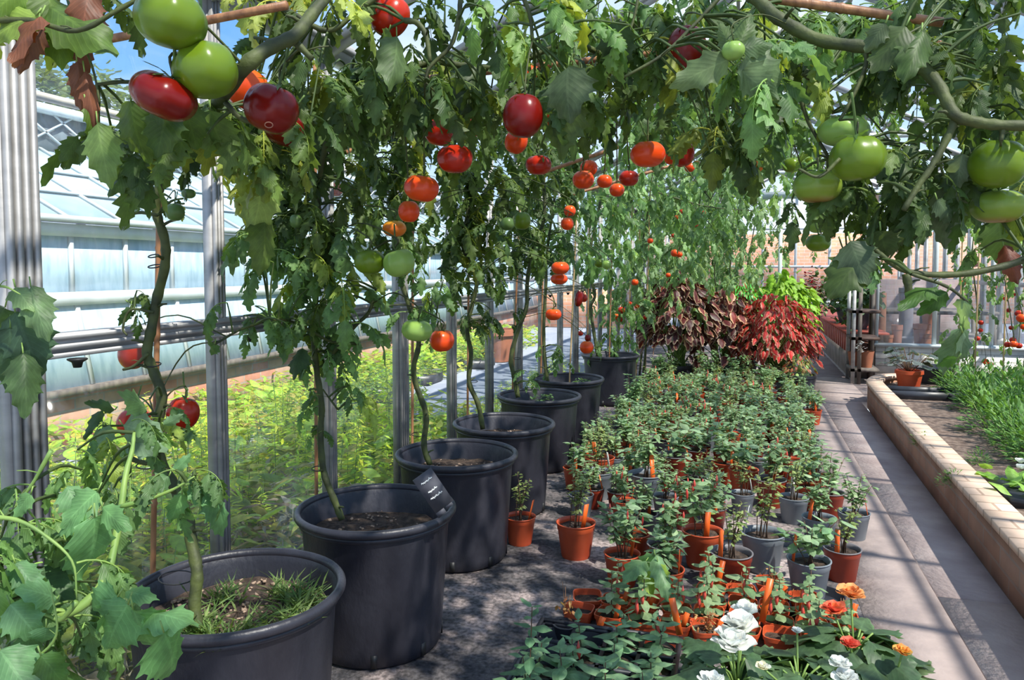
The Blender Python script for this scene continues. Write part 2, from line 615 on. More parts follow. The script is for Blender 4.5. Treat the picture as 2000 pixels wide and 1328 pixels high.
# ------------------------------------------------------------------ leaf templates: (V, T, U, K)
def blade(nu=7, width=0.36, lobes=0, lobe_amp=0.3, peak=0.42, droop=0.3, fold=0.25, ripple=0.04, seed=0, cols=5, curl=0.0, edge=None, tip=1.0, mid=None):
    r = np.random.default_rng(seed)
    us = np.linspace(0, 1, nu)
    V, U, K = [], [], []
    ph = r.uniform(0, 6)
    vs = np.linspace(-1, 1, cols)
    for i, u in enumerate(us):
        w0 = math.sin(PI * u ** (math.log(.5) / math.log(peak))) ** 0.85 if 0 < u < 1 else 0.0
        for v in vs:
            w_ = w0 * width
            fwd = 0
            if lobes > 1 and abs(v) > .3 and 0 < u < 1:
                w_ *= 1 + lobe_amp * abs(v) ** 2 * math.sin(2 * PI * lobes * u + (.5 if v > 0 else 0)) * (1.15 - .5 * u)
                fwd = .03 * abs(v) ** 2 * math.sin(2 * PI * lobes * u + 1.2)
            elif lobes and abs(v) > .99 and 0 < u < 1:
                saw = 1 if i % 2 == 1 else -1
                a = lobe_amp * (1 + .4 * r.uniform(-1, 1))
                w_ *= 1 + a * saw
                fwd = (.05 if saw > 0 else -.03) * (1 - .3 * u)
            x = v * w_
            z = -droop * u * u - fold * abs(x) + ripple * math.sin(9 * u + ph + (2 if v > 0 else 0)) * abs(v) + curl * (abs(v) ** 2) * w0 * .1
            V.append((x, u * tip + fwd, z))
            U.append((u, v, 0))
            k_ = (1, 1, 1)
            if edge is not None and (abs(v) > .9 or u > .97):
                k_ = edge
            if mid is not None and abs(v) < .1 and u < .8:
                k_ = mid
            K.append(k_)
    T = []
    for i in range(nu - 1):
        for j in range(cols - 1):
            a = i * cols + j
            b, c, d = a + 1, a + cols + 1, a + cols
            if i > 0:
                T.append((a, b, c)) if i < nu - 2 else T.append((a, b, c))
                if i < nu - 2:
                    T.append((a, c, d))
            else:
                T.append((a, c, d))
    return np.array(V), np.array(T), np.array(U), np.array(K, float)


def merge(parts):
    V, T, U, K, n = [], [], [], [], 0
    for (v, t, u, k) in parts:
        V.append(v)
        T.append(t + n)
        U.append(u)
        K.append(k)
        n += len(v)
    return np.vstack(V), np.vstack(T), np.vstack(U), np.vstack(K)


def frame_of(d, up=(0, 0, 1), roll=0.0):
    d = np.array(d, float)
    d /= np.linalg.norm(d)
    x = np.cross(d, up)
    if np.linalg.norm(x) < 1e-3:
        x = np.array([1., 0, 0])
    x /= np.linalg.norm(x)
    z = np.cross(x, d)
    if roll:
        x, z = x * math.cos(roll) + z * math.sin(roll), z * math.cos(roll) - x * math.sin(roll)
    return np.stack([x, d, z], 1)


def place(t, R, p, s=1.0):
    V, T, U, K = t
    return V @ (np.array(R) * s).T + np.array(p), T, U, K


def stalk(pts, r, k=3):
    m = MB().tube(pts, r, k=k, cap=False)
    V = np.concatenate(m.V)
    Q = np.concatenate(m.Q)
    T = np.vstack([Q[:, [0, 1, 2]], Q[:, [0, 2, 3]]])
    return V, T, np.full((len(V), 3), .03), np.full((len(V), 3), -1.0)


def tomato_compound(seed, hi=True):
    """one pinnate tomato leaf, 1 m long at scale 1, hanging over under its own weight"""
    r = np.random.default_rng(seed)
    a0, a1 = math.radians(r.uniform(5, 35)), math.radians(r.uniform(-95, -60))
    n = 8
    pts = [np.zeros(3)]
    side = r.uniform(-.25, .25)
    for i in range(n):
        a = a0 + (a1 - a0) * ((i + .5) / n) ** .8
        pts.append(pts[-1] + np.array([side * (i / n) * .12, math.cos(a), math.sin(a)]) * .62 / n)
    pts = np.array(pts)
    parts = [stalk(pts, np.linspace(.012, .005, n + 1), 4 if hi else 3)]
    nu = 9 if hi else 5
    cols = 5 if hi else 3

    def leaflet(t, direc, L, sd):
        b = blade(nu=nu, width=r.uniform(.25, .33), lobes=1, lobe_amp=r.uniform(.18, .32), peak=.38, droop=r.uniform(.1, .5), fold=r.uniform(.1, .6), ripple=.05, seed=sd, cols=cols)
        f = t * n
        i = min(int(f), n - 1)
        p = pts[i] + (pts[i + 1] - pts[i]) * (f - i)
        d = np.array(direc, float)
        d /= np.linalg.norm(d)
        s0 = .05 * L / .35
        parts.append(stalk([p, p + d * s0], .005, 3))
        parts.append(place(b, frame_of(d, roll=r.uniform(-.5, .5)), p + d * s0, L))

    tg = pts[-1] - pts[-2]
    tg /= np.linalg.norm(tg)
    leaflet(1, tg + [0, 0, -.1], r.uniform(.36, .44), seed * 31)
    for k, (t, L) in enumerate(((.34, .25), (.58, .34), (.82, .32))):
        if not hi and k == 0 and r.random() < .4:
            continue
        for sgn in (-1, 1):
            i = int(t * n)
            tg = pts[i + 1] - pts[i]
            tg /= np.linalg.norm(tg)
            d = tg * r.uniform(.25, .6) + np.array([sgn, 0, 0]) + np.array([0, 0, -r.uniform(.3, 1.5)])
            leaflet(t + r.uniform(-.03, .03), d, L * r.uniform(.8, 1.1), seed * 31 + k * 2 + sgn)
    if hi:
        for t in (.46, .7):
            for sgn in (-1, 1):
                leaflet(t, [sgn, .3, -.3], .1, seed * 7)
    return merge(parts)


TOM_HI = [tomato_compound(i + 1, True) for i in range(6)]
TOM_LO = [tomato_compound(i + 20, False) for i in range(6)]
LEAFLETS = [blade(nu=25, width=.33 + .02 * i, lobes=4 + .5 * i, lobe_amp=.17, peak=.36, droop=.2 + .12 * i, fold=.15 + .12 * i, ripple=.06, seed=i, cols=7) for i in range(4)]
OVATE = [blade(nu=6, width=.27, peak=.42, droop=.2 + .15 * i, fold=.35, ripple=.02, seed=i, cols=3) for i in range(3)]
OVATE_HI = [blade(nu=9, width=.27, peak=.45, droop=.2 + .15 * i, fold=.3, ripple=.03, seed=i, cols=5) for i in range(3)]
LANCE = [blade(nu=5, width=.115, peak=.4, droop=.25 + .2 * i, fold=.3, seed=i, cols=3) for i in range(3)]
COLEUS_T = [blade(nu=9, width=.33, lobes=1, lobe_amp=.08, peak=.36, droop=.3 + .15 * i, fold=.3, ripple=.03, seed=i, cols=5, edge=(4.5, 17, 11)) for i in range(3)]
COLEUS_R = [blade(nu=9, width=.27, lobes=1, lobe_amp=.12, peak=.36, droop=.4 + .15 * i, fold=.3, ripple=.04, seed=i, cols=5, edge=(1.15, 18, 13), mid=(1.5, 2.0, 2.0)) for i in range(3)]
LIME_T = [blade(nu=9, width=.33, lobes=1, lobe_amp=.12, peak=.36, droop=.4 + .15 * i, fold=.3, ripple=.04, seed=i, cols=5) for i in range(3)]
BEGONIA = [blade(nu=13, width=.42, lobes=1, lobe_amp=.07, peak=.36, droop=.25, fold=.25, ripple=.05, seed=i, cols=7, edge=(1.7, 1.6, 1.6)) for i in range(3)]
PETAL_T = [blade(nu=7, width=.5, peak=.6, droop=-.25, fold=-.35, ripple=.08, seed=i, cols=5) for i in range(3)]
GRASS = [blade(nu=5, width=.035, peak=.3, droop=.3 + .3 * i, fold=.2, seed=i, cols=3) for i in range(3)]


def scatter(mb, tpls, P_, dirs, sizes, cols, roll=0.5, rng=None, up=(0, 0, 1)):
    """leaves at points P_, each along its direction"""
    rng = rng or RNG
    P_ = np.asarray(P_, float)
    N = len(P_)
    which = rng.integers(0, len(tpls), N)
    D = np.asarray(dirs, float)
    D = D / (np.linalg.norm(D, axis=1)[:, None] + 1e-9)
    X = np.cross(D, np.array(up, float))
    X /= np.linalg.norm(X, axis=1)[:, None] + 1e-6
    Z = np.cross(X, D)
    a = rng.uniform(-roll, roll, N)[:, None]
    X, Z = X * np.cos(a) + Z * np.sin(a), Z * np.cos(a) - X * np.sin(a)
    R = np.stack([X, D, Z], 2) * np.asarray(sizes)[:, None, None]
    for q, t in enumerate(tpls):
        k = which == q
        mb.inst(t, R[k], P_[k], np.asarray(cols)[k])


def tints(n, c, var=0.3, c2=None, rng=None):
    rng = rng or RNG
    c = np.array(c, float)
    out = np.tile(c, (n, 1))
    if c2 is not None:
        f = rng.random((n, 1)) ** 1.5
        out = out * (1 - f) + np.array(c2) * f
    return out * (1 + var * rng.uniform(-1, 1, (n, 1)))


def around(n, rng=None, el=(-.6, .3)):
    rng = rng or RNG
    a = rng.uniform(0, 2 * PI, n)
    z = rng.uniform(el[0], el[1], n)
    return np.stack([np.cos(a), np.sin(a), z], 1)


DK = (0.052, 0.100, 0.028)      # mature tomato leaf
DK2 = (0.12, 0.20, 0.045)       # yellower old leaf
MD = (0.105, 0.20, 0.07)       # younger leaf


def compounds(mb, P_, sizes, cols, hi=True, az=None, rng=None, tilt=0.35):
    rng = rng or RNG
    P_ = np.asarray(P_, float)
    N = len(P_)
    az = rng.uniform(0, 2 * PI, N) if az is None else np.asarray(az)
    c, s_ = np.cos(az), np.sin(az)
    R = np.zeros((N, 3, 3))
    R[:, 0, 0], R[:, 0, 1], R[:, 1, 0], R[:, 1, 1], R[:, 2, 2] = c, -s_, s_, c, 1
    tx = rng.uniform(-tilt, tilt, N)
    Rx = np.zeros((N, 3, 3))
    Rx[:, 0, 0] = 1
    Rx[:, 1, 1] = Rx[:, 2, 2] = np.cos(tx)
    Rx[:, 1, 2] = -np.sin(tx)
    Rx[:, 2, 1] = np.sin(tx)
    R = R @ Rx * np.asarray(sizes)[:, None, None]
    T_ = TOM_HI if hi else TOM_LO
    wh = rng.integers(0, len(T_), N)
    for q in range(len(T_)):
        k = wh == q
        mb.inst(T_[q], R[k], P_[k], np.asarray(cols)[k])



# ================================================================== THE SETTING
S.cycles.transparent_max_bounces = 24
XW, XR = -1.5, 2.9            # inner faces of the two glass side walls
BAY = 0.645
Y0 = 1.257 - 3 * BAY
EAVE, RIDGE = 2.02, 3.12
XM = (XW + XR) / 2
YEND = 16.2

# floor: dark woven weed mat with dusty pale patches
m, t = new_mat('weed_mat_floor')
k = t.links.new
out = t.nodes.new('ShaderNodeOutputMaterial')
b = t.nodes.new('ShaderNodeBsdfPrincipled')
b.inputs['Roughness'].default_value = 0.8
tc = t.nodes.new('ShaderNodeTexCoord')
n1 = nd(t, 'TexNoise', Scale=2.6, Detail=9.0, Roughness=0.65)
n2 = nd(t, 'TexNoise', Scale=60.0, Detail=4.0)
k(tc.outputs['Object'], n1.inputs['Vector'])
k(tc.outputs['Object'], n2.inputs['Vector'])
ca = ramp(t, n1.outputs['Fac'], [(0.40, (0.05, 0.048, 0.055)), (0.50, (0.13, 0.115, 0.115)), (0.60, (0.40, 0.32, 0.30))])
cb_ = ramp(t, n2.outputs['Fac'], [(0.35, (0.45, 0.45, 0.45)), (0.6, (1.25, 1.25, 1.25))])
mu = nd(t, 'MixRGB', blend_type='MULTIPLY')
mu.inputs[0].default_value = 1
k(ca, mu.inputs[1])
k(cb_, mu.inputs[2])
k(mu.outputs[0], b.inputs['Base Color'])
bp = t.nodes.new('ShaderNodeBump')
bp.inputs['Strength'].default_value = 0.4
bp.inputs['Distance'].default_value = 0.01
k(n2.outputs['Fac'], bp.inputs['Height'])
k(bp.outputs[0], b.inputs['Normal'])
k(b.outputs[0], out.inputs[0])
FLOOR_M = m
CONCRETE = plain('concrete_path', (0.33, 0.255, 0.24), (0.45, 0.365, 0.34), rough=0.85, scale=5, detail=10, bump=0.25, bscale=40)
CONC_PALE = plain('pale_concrete_edge', (0.40, 0.32, 0.29), (0.28, 0.225, 0.21), rough=0.85, scale=6, detail=10, bump=0.25, bscale=40)
BED_BRICK = brick_mat('bed_wall_brick', (0.30, 0.15, 0.09), (0.36, 0.20, 0.13), (0.30, 0.20, 0.15), bw=.23, rh=.078, axis='YZ')
BED_CAP = brick_mat('bed_cap_brick', (0.62, 0.45, 0.33), (0.70, 0.52, 0.40), (0.40, 0.28, 0.20), bw=.5, rh=.11, axis='XY')
WHITE_BRICK = brick_mat('white_painted_brick', (0.78, 0.78, 0.74), (0.84, 0.83, 0.79), (0.50, 0.50, 0.47), axis='XZ')
ORANGE_BRICK = brick_mat('orange_brick', (0.92, 0.42, 0.24), (0.80, 0.36, 0.21), (0.70, 0.58, 0.48), axis='XZ')
OUT_BRICK = brick_mat('faded_brick', (0.50, 0.21, 0.13), (0.48, 0.36, 0.28), (0.36, 0.32, 0.28), axis='YZ')
OUT_GROUND = plain('outdoor_weed_mat', (0.24, 0.27, 0.34), (0.32, 0.35, 0.42), rough=0.8, scale=2.5, detail=8)
MAUVE_WALL = brick_mat('mauve_brick', (0.30, 0.22, 0.22), (0.36, 0.28, 0.27), (0.34, 0.28, 0.27), axis='XZ')

struct('floor', MB().bb((XW, -2, -.06), (.42, 9.0, 0)), FLOOR_M)
for k_, (x0, x1, y0, y1, mm) in enumerate(((.42, .70, -2, 9, CONC_PALE), (.704, .985, -2, 3.05, CONCRETE), (.704, 1.0, 3.056, 4.6, CONCRETE), (.704, 1.04, 4.606, 7.4, CONCRETE),
                                           (.704, 1.12, 7.406, 9.0, CONC_PALE), (-.2, 1.12, 9.004, 11.2, CONCRETE), (-.2, 1.12, 11.205, YEND, CONCRETE))):
    struct('floor_path', MB().bb((x0, y0, -.06), (x1, y1, .0015)), mm)
struct('floor_far', MB().bb((XW, 9.0, -.06), (-.2, YEND, 0)), FLOOR_M)
struct('floor_side', MB().bb((1.12, 7.4, -.06), (XR, YEND, -.002)), CONCRETE)
struct('ground_outside', MB().bb((-40, -12, -.08), (XW - .08, 60, -.01)), OUT_GROUND)
struct('ground_far', MB().bb((XW - .08, YEND + .1, -.08), (40, 60, -.01)), OUT_GROUND)
struct('ground_side', MB().bb((XR + .05, -12, -.08), (40, YEND + .1, -.01)), OUT_GROUND)


def post_mb(x, y, wd, z0, z1, dx=.055, sx=1):
    """extruded aluminium glazing post with grooves down its face"""
    q = MB()
    q.bb((x - .01 * sx, y - wd / 2, z0), (x - dx * sx, y + wd / 2, z1))
    n = 4 if wd > .06 else 3
    for i in range(n):
        yy = y - wd / 2 + (i + .5) * wd / n
        q.bb((x + .006 * sx, yy - wd / n * .27, z0), (x - .012 * sx, yy + wd / n * .27, z1))
    return q


nb = 27
ys = [Y0 + i * BAY for i in range(nb)]
wn = 1
for i, y in enumerate(ys):
    if y > YEND:
        break
    big = (i % 3 == 0)
    struct('trim_post', post_mb(XW, y + .02, .085 if big else .042, 0, EAVE, dx=.04), ALU)
    if i + 1 < nb and ys[i + 1] < YEND + .3:
        r_ = tag(empty('window_%d' % wn), kind='structure')
        wn += 1
        for z0, z1 in ((.05, .995), (1.045, EAVE)):
            MB().bb((XW - .032, y + .02, z0), (XW - .028, ys[i + 1] - .02, z1)).build('pane', GLASS, r_)
rail = MB()
rail.bb((XW + .008, Y0, 1.0), (XW - .03, YEND, 1.052))
for z in (1.002, 1.022, 1.044):
    rail.bb((XW + .022, Y0, z - .005), (XW - .02, YEND, z + .006))
rl = struct('trim_rail', rail, ALU)
for i, y in enumerate(ys[:14]):
    MB().lathe([(0, -.018), (.009, -.018), (.012, -.006), (.022, 0), (.022, .003), (0, .003)], k=10, c=(XW + .03, y + .12, .99)).build('bolt', WIRE, rl)
e_ = MB().bb((XW + .02, Y0, EAVE - .03), (XW - .05, YEND, EAVE + .05)).bb((XW + .04, Y0, EAVE + .01), (XW, YEND, EAVE + .03))
struct('trim_eave', e_, ALU)
struct('trim_sill', MB().bb((XW + .02, Y0, 0), (XW - .05, YEND, .05)), ALU)

sl = (RIDGE - EAVE) / (XM - XW)


def roof_pt(x, y, off=0):
    return (x, y, (EAVE + (x - XW) * sl if x <= XM else EAVE + (XR - x) * sl) + off)


for i, y in enumerate(ys):
    if y > YEND:
        break
    for xa, xb in ((XW, XM), (XR, XM)):
        q = MB().beam(roof_pt(xa, y, .0), roof_pt(xb, y, .0), .035, .03).beam(roof_pt(xa, y, -.02), roof_pt(xb, y, -.02), .012, .05)
        struct('trim_rafter', q, ALU)
for nm, xa, xb in (('left', XW, XM), ('right', XR, XM)):
    q = MB()
    c0, c1 = roof_pt(xa, Y0, .025), roof_pt(xb, Y0, .025)
    c2, c3 = roof_pt(xb, YEND, .025), roof_pt(xa, YEND, .025)
    V = [c0, c1, c2, c3] + [(a, b_, c + .004) for a, b_, c in (c0, c1, c2, c3)]
    q.add(V, Q=[(0, 3, 2, 1), (4, 5, 6, 7), (0, 1, 5, 4), (1, 2, 6, 5), (2, 3, 7, 6), (3, 0, 4, 7)])
    struct('ceiling_' + nm, q, ROOF_GLASS)
    for f in (.33, .66):
        x = xa + (xb - xa) * f
        struct('trim_purlin', MB().beam(roof_pt(x, Y0, -.02), roof_pt(x, YEND, -.02), .02, .035), ALU)
struct('trim_ridge', MB().beam((XM, Y0, RIDGE), (XM, YEND, RIDGE), .03, .045), ALU)
for y in (2.55, 5.1, 7.7, 10.3, 12.9):
    z = 2.42
    xa = XW + (z - EAVE) / sl
    q = MB().beam((xa, y, z), (XM * 2 - xa, y, z), .03, .05).beam((xa, y + .03, z - .012), (XM * 2 - xa, y + .03, z - .012), .03, .02)
    q.beam((XM, y, z), (XM, y, RIDGE), .025, .025)
    struct('trim_tie_beam', q, ALU_WHITE)

# right-hand glass wall behind the bed
for i, y in enumerate(ys):
    if y > YEND:
        break
    struct('trim_post', post_mb(XR, y, .06, 0, EAVE, sx=-1), ALU)
    if y > 2 and y + BAY < YEND + .3:
        r_ = tag(empty('window_%d' % wn), kind='structure')
        wn += 1
        MB().bb((XR + .03, y + .02, .36), (XR + .034, y + BAY - .02, EAVE)).build('pane', GLASS, r_)
struct('wall_right', MB().bb((XR + .01, Y0, 0), (XR + .12, YEND, .36)), WHITE_BRICK)
struct('trim_rail', MB().bb((XR - .01, Y0, 1.0), (XR + .03, YEND, 1.05)), ALU)
struct('trim_eave', MB().bb((XR - .02, Y0, EAVE - .03), (XR + .05, YEND, EAVE + .05)), ALU)

# partition across the greenhouse at the end of the bed
YP = 9.0
struct('wall_partition', MB().bb((1.40, YP, 0), (XR, YP + .11, .36)), WHITE_BRICK)
struct('trim_sill', MB().bb((1.38, YP - .03, .36), (XR, YP + .13, .39)), WHITE_WOOD)
for px in (1714, 1828, 1940):
    x = on_y(px, 600, YP).x
    struct('trim_mullion', MB().bb((x - .018, YP + .02, .39), (x + .018, YP + .07, EAVE + .1)), WHITE_WOOD)
x1714, x1828, x1940 = [on_y(p, 600, YP).x for p in (1714, 1828, 1940)]
for xa, xb in ((x1714, x1828), (x1828, x1940), (x1940, XR - .02)):
    r_ = tag(empty('window_%d' % wn), kind='structure')
    wn += 1
    MB().bb((xa + .018, YP + .045, .39), (xb - .018, YP + .049, 1.98)).build('pane', GLASS, r_)
struct('trim_door_post', MB().bb((1.33, YP - .02, 0), (1.385, YP + .05, 2.0)), DARK_WOOD)
struct('trim_header', MB().bb((.2, YP, 1.98), (XR, YP + .06, 2.05)), WHITE_WOOD)
xp = on_y(1524, 500, YP).x
struct('trim_door_post', MB().bb((xp - .02, YP, 0), (xp + .02, YP + .05, 2.0)), WHITE_WOOD)

# far gable with an orange brick garden wall beyond it
for x in np.arange(XW, XR + .01, (XR - XW) / 7):
    z1 = roof_pt(float(x), 0)[2]
    struct('trim_gable_post', MB().bb((x - .025, YEND, 0), (x + .025, YEND + .05, z1)), WHITE_WOOD)
for z in (.5, 1.22, 1.98):
    struct('trim_gable_rail', MB().bb((XW, YEND - .01, z), (XR, YEND + .04, z + .05)), WHITE_WOOD)
r_ = tag(empty('window_%d' % wn), kind='structure')
MB().add([(XW, YEND + .02, .05), (XR, YEND + .02, .05), (XR, YEND + .02, EAVE), (XM, YEND + .02, RIDGE), (XW, YEND + .02, EAVE)], T=[(0, 1, 2), (0, 2, 4), (2, 3, 4)]).build('pane', GLASS, r_)
gw = MB().bb((-2.3, 19.0, 0), (9, 19.25, 2.02)).build('garden_wall', ORANGE_BRICK)
tag(gw, 'tall orange brick garden wall seen through the glazed far end of the greenhouse', 'wall')

# raised bed: brick kerb, curved at its far corner, and its soil
def bed_x(y):
    return .93 + .11 * (y - 3.0) / 4.3


kerb = [(bed_x(-2), -2), (bed_x(3), 3.0), (bed_x(5), 5.0), (bed_x(6.9), 6.9), (bed_x(7.0) + .04, 7.25), (1.20, 7.55), (1.5, 7.75), (2.9, 7.9)]
kp = smooth_path([(a, b_, 0) for a, b_ in kerb], 6)[:, :2]


def strip(path, o0, o1, z0, z1):
    tg = np.gradient(path, axis=0)
    tg /= np.linalg.norm(tg, axis=1)[:, None]
    nrm = np.stack([tg[:, 1], -tg[:, 0]], 1)      # to the right of travel: into the bed
    a, b_ = path + nrm * o0, path + nrm * o1
    n = len(path)
    V = np.vstack([np.c_[a, np.full(n, z0)], np.c_[b_, np.full(n, z0)], np.c_[b_, np.full(n, z1)], np.c_[a, np.full(n, z1)]])
    Q = []
    for i in range(n - 1):
        for j in range(4):
            p_, q_ = j * n + i, ((j + 1) % 4) * n + i
            Q.append((p_, p_ + 1, q_ + 1, q_))
    return MB().add(V, Q=Q)


struct('wall_bed', strip(kp, .012, .11, 0, .205), BED_BRICK)
struct('trim_bed_coping', strip(kp, 0, .125, .205, .236), BED_CAP)
BED_SOIL = plain('bed_soil', (0.10, 0.065, 0.05), (0.26, 0.19, 0.15), rough=0.95, scale=28, bump=1.0, lo=.38, hi=.7)
tg_ = np.gradient(kp, axis=0)
tg_ /= np.linalg.norm(tg_, axis=1)[:, None]
inn = kp + np.stack([tg_[:, 1], -tg_[:, 0]], 1) * .11
n_ = len(inn)
Vs = np.vstack([np.c_[inn, np.full(n_, .17)], np.c_[np.full(n_, XR), inn[:, 1], np.full(n_, .17)]])
struct('ground_bed', MB().add(Vs, Q=[(i, i + n_, i + 1 + n_, i + 1) for i in range(n_ - 1)]), BED_SOIL)

# ================================================================== OUTSIDE: the neighbouring greenhouse
XG = -4.2
g = empty('greenhouse_building', (XG, 8, 0), 'long white painted greenhouse on a faded brick base, standing outside the glass wall', 'greenhouse')
g.location = (0, 0, 0)
GY0, GY1 = -1.0, 19.0
MB().bb((XG - .3, GY0, 0), (XG + .12, GY1, .41)).build('brick_base', OUT_BRICK, g)
MB().bb((XG - .3, GY0, .41), (XG + .20, GY1, .45)).build('sill', GREY_WOOD, g)
zs, zm, ze = .45, 1.0, 1.44


def quad_x(q, x0, z0, x1, z1, th=.01):
    V = [(x0, GY0, z0), (x0, GY1, z0), (x1, GY1, z1), (x1, GY0, z1)]
    V += [(x - th, y, z - th * .2) for x, y, z in V]
    return q.add(V, Q=[(0, 1, 2, 3), (4, 7, 6, 5), (0, 4, 5, 1), (1, 5, 6, 2), (2, 6, 7, 3), (3, 7, 4, 0)])


quad_x(MB(), XG + .15, zs, XG + .03, zm).build('lower_glazing', PALE_GLASS, g)
quad_x(MB(), XG + .0, zm, XG, ze).build('upper_glazing', PALE_GLASS, g)
MB().bb((XG - .02, GY0, zm - .035), (XG + .07, GY1, zm + .05)).build('middle_rail', WHITE_WOOD, g)
MB().bb((XG - .02, GY0, ze - .03), (XG + .05, GY1, ze + .05)).build('eave_board', WHITE_WOOD, g)
MB().bb((XG - .06, GY0, ze + .06), (XG + .10, GY1, ze + .10)).build('gutter', WHITE_WOOD, g)
RX, RZ = XG - 1.25, 2.16
ridge0 = quad_x(MB(), XG, ze + .08, RX, RZ)
ridge0.build('roof_glass', PALE_ROOF, g)
bars = MB()
yb = 0.0
yy = GY0 + .35
while yy < GY1:
    bars.beam((XG + .155, yy, zs), (XG + .035, yy, zm), .03, .025)
    bars.beam((XG + .012, yy, zm), (XG + .012, yy, ze), .028, .025, up=(1, 0, 0))
    bars.beam((XG, yy, ze + .095), (RX, yy, RZ + .015), .022, .02)
    yy += .455
bars.build('glazing_bar_grid', WHITE_WOOD, g)
lap = MB()
for f in (.32, .62):
    x, z = XG + (RX - XG) * f, ze + .08 + (RZ - ze - .08) * f
    lap.bb((x - .03, GY0, z + .005), (x + .03, GY1, z + .022))
lap.build('roof_lap', WHITE_WOOD, g)
quad_x(MB(), RX, RZ, RX - .02, RZ + .30).build('ridge_lights', DARK_GLASS, g)
MB().bb((RX - .05, GY0, RZ + .30), (RX + .06, GY1, RZ + .37)).build('ridge_board', WHITE_WOOD, g)
lat = MB()
yy = GY0
while yy < GY1:
    lat.beam((RX + .015, yy, RZ), (RX + .015, yy + .5, RZ + .3), .014, .014, up=(1, 0, 0))
    lat.beam((RX + .015, yy + .5, RZ), (RX + .015, yy, RZ + .3), .014, .014, up=(1, 0, 0))
    yy += .33
lat.build('diamond_lattice', WHITE_WOOD, g)
MB().bb((RX - .9, GY0, RZ + .62), (RX - .8, GY1, RZ + .68)).bb((RX - .05, 2.5, RZ + .3), (RX - .9, 2.6, RZ + .66)).bb((RX - .05, 9.5, RZ + .3), (RX - .9, 9.6, RZ + .66)).build('upper_beam', plain('cream_wood', (.62, .55, .42), (.5, .45, .36), rough=.7), g)

bw_ = MB().bb((-4.6, 15.2, 0), (-1.7, 15.4, .78)).build('yard_wall', ORANGE_BRICK)
tag(bw_, 'low orange brick wall closing the yard between the two greenhouses', 'wall')

# weeds between the greenhouses
WEED = (0.36, 0.56, 0.05)
WEED2 = (0.72, 0.74, 0.08)


def weed_plant(rng, h, n, c=WEED, c2=WEED2, leafL=.105, spread_=.05, tip_yellow=False):
    r_ = empty('tall_weed')
    st, lf = MB(), MB()
    ns = rng.integers(2, 4)
    for s_ in range(ns):
        a = rng.uniform(0, 6.28)
        hh = h * rng.uniform(.7, 1.0)
        b_ = np.array([math.cos(a), math.sin(a), 0]) * .04
        tip = b_ + np.array([rng.uniform(-1, 1) * spread_, rng.uniform(-1, 1) * spread_, hh])
        pts = np.array([b_ + (tip - b_) * f + np.array([math.sin(3 * f + a) * .01, 0, 0]) for f in np.linspace(0, 1, 6)])
        st.tube(pts, np.linspace(.004, .0015, 6), k=4)
        f = np.sort(rng.random(n)) ** .8
        P_ = b_ + (tip - b_) * f[:, None]
        D = around(n, rng, (-.1, .9))
        scatter(lf, LANCE, P_, D, leafL * (1.15 - .6 * f) * rng.uniform(.7, 1.2, n), tints(n, c, .3, c2, rng), rng=rng)
    st.build('stem', STEM_NEW, r_)
    lf.build('leaves', LEAF_OUT, r_, smooth=True)
    return r_


rng = np.random.default_rng(5)
protos = [weed_plant(rng, .72, 46), weed_plant(rng, .58, 40), weed_plant(rng, .80, 50, c=(.20, .36, .06)), weed_plant(rng, .46, 34, leafL=.06),
          weed_plant(rng, .5, 40, c=(.36, .34, .07), c2=(.55, .36, .10), leafL=.05)]
spots = []
for i in range(130):
    y = rng.uniform(.9, 4.6)
    x = XW - .16 - rng.random() ** 1.2 * 1.25
    spots.append((x, y, 0))
for i in range(95):
    y = rng.uniform(1.5, 11.0)
    x = rng.uniform(XG + .25, XG + 1.05)
    spots.append((x, y, 1))
for i in range(26):
    spots.append((XW - .15 - rng.random() * .3, rng.uniform(4.6, 8.5), 2))
WL = ['yellow-green weed with narrow leaves crowding the outside of the glass wall', 'tall bright weed at the foot of the white greenhouse across the yard', 'small weed against the outer foot of the glass wall beyond the big pots']
for i, (x, y, zn) in enumerate(spots):
    q = int(rng.integers(0, 5))
    if zn == 0 and y < 2.3 and rng.random() < .5:
        q = 4
    o = protos[q] if 'label' not in protos[q] else copy_tree(protos[q])
    o.location = (x, y, 0)
    o.rotation_euler[2] = rng.uniform(0, 6.28)
    s_ = rng.uniform(.75, 1.15) * (.55, .55, .5)[zn] if not (zn == 0 and i % 3 == 0) else rng.uniform(.8, 1.1)
    if zn == 0 and i % 3:
        s_ *= 1.35
    o.scale = (s_, s_, s_)
    tag(o, WL[zn], 'plant', ['weeds outside the glass', 'weeds by the white greenhouse', 'small weeds along the glass'][zn])
for nm, (xa, xb, ya, yb, n, c, lab) in {'undergrowth': (XW - .1, XW - 1.55, .6, 5.2, 5200, (.26, .42, .06), 'low tangled green undergrowth outside the glass wall'),
                                        'undergrowth ': (XG + .2, XG + 1.1, .5, 12, 6500, (.30, .52, .06), 'leafy green undergrowth along the brick base of the white greenhouse')}.items():
    q = MB()
    P_ = np.stack([rng.uniform(min(xa, xb), max(xa, xb), n), rng.uniform(ya, yb, n), rng.random(n) * .28], 1)
    scatter(q, LANCE + OVATE, P_, around(n, rng, (-.2, 1)), rng.uniform(.05, .14, n), tints(n, c, .4, (.40, .34, .08), rng), rng=rng)
    tag(q.build('undergrowth', LEAF_OUT, smooth=True), lab, 'undergrowth', kind='stuff')
q = MB()
n = 3500
P_ = np.stack([rng.uniform(XW - 1.1, XW - .1, n), rng.uniform(.3, 3.2, n), rng.random(n) ** 2 * .25], 1)
scatter(q, GRASS, P_, around(n, rng, (-.3, .6)), rng.uniform(.1, .28, n), tints(n, (.42, .40, .33), .35, (.30, .20, .13), rng), rng=rng)
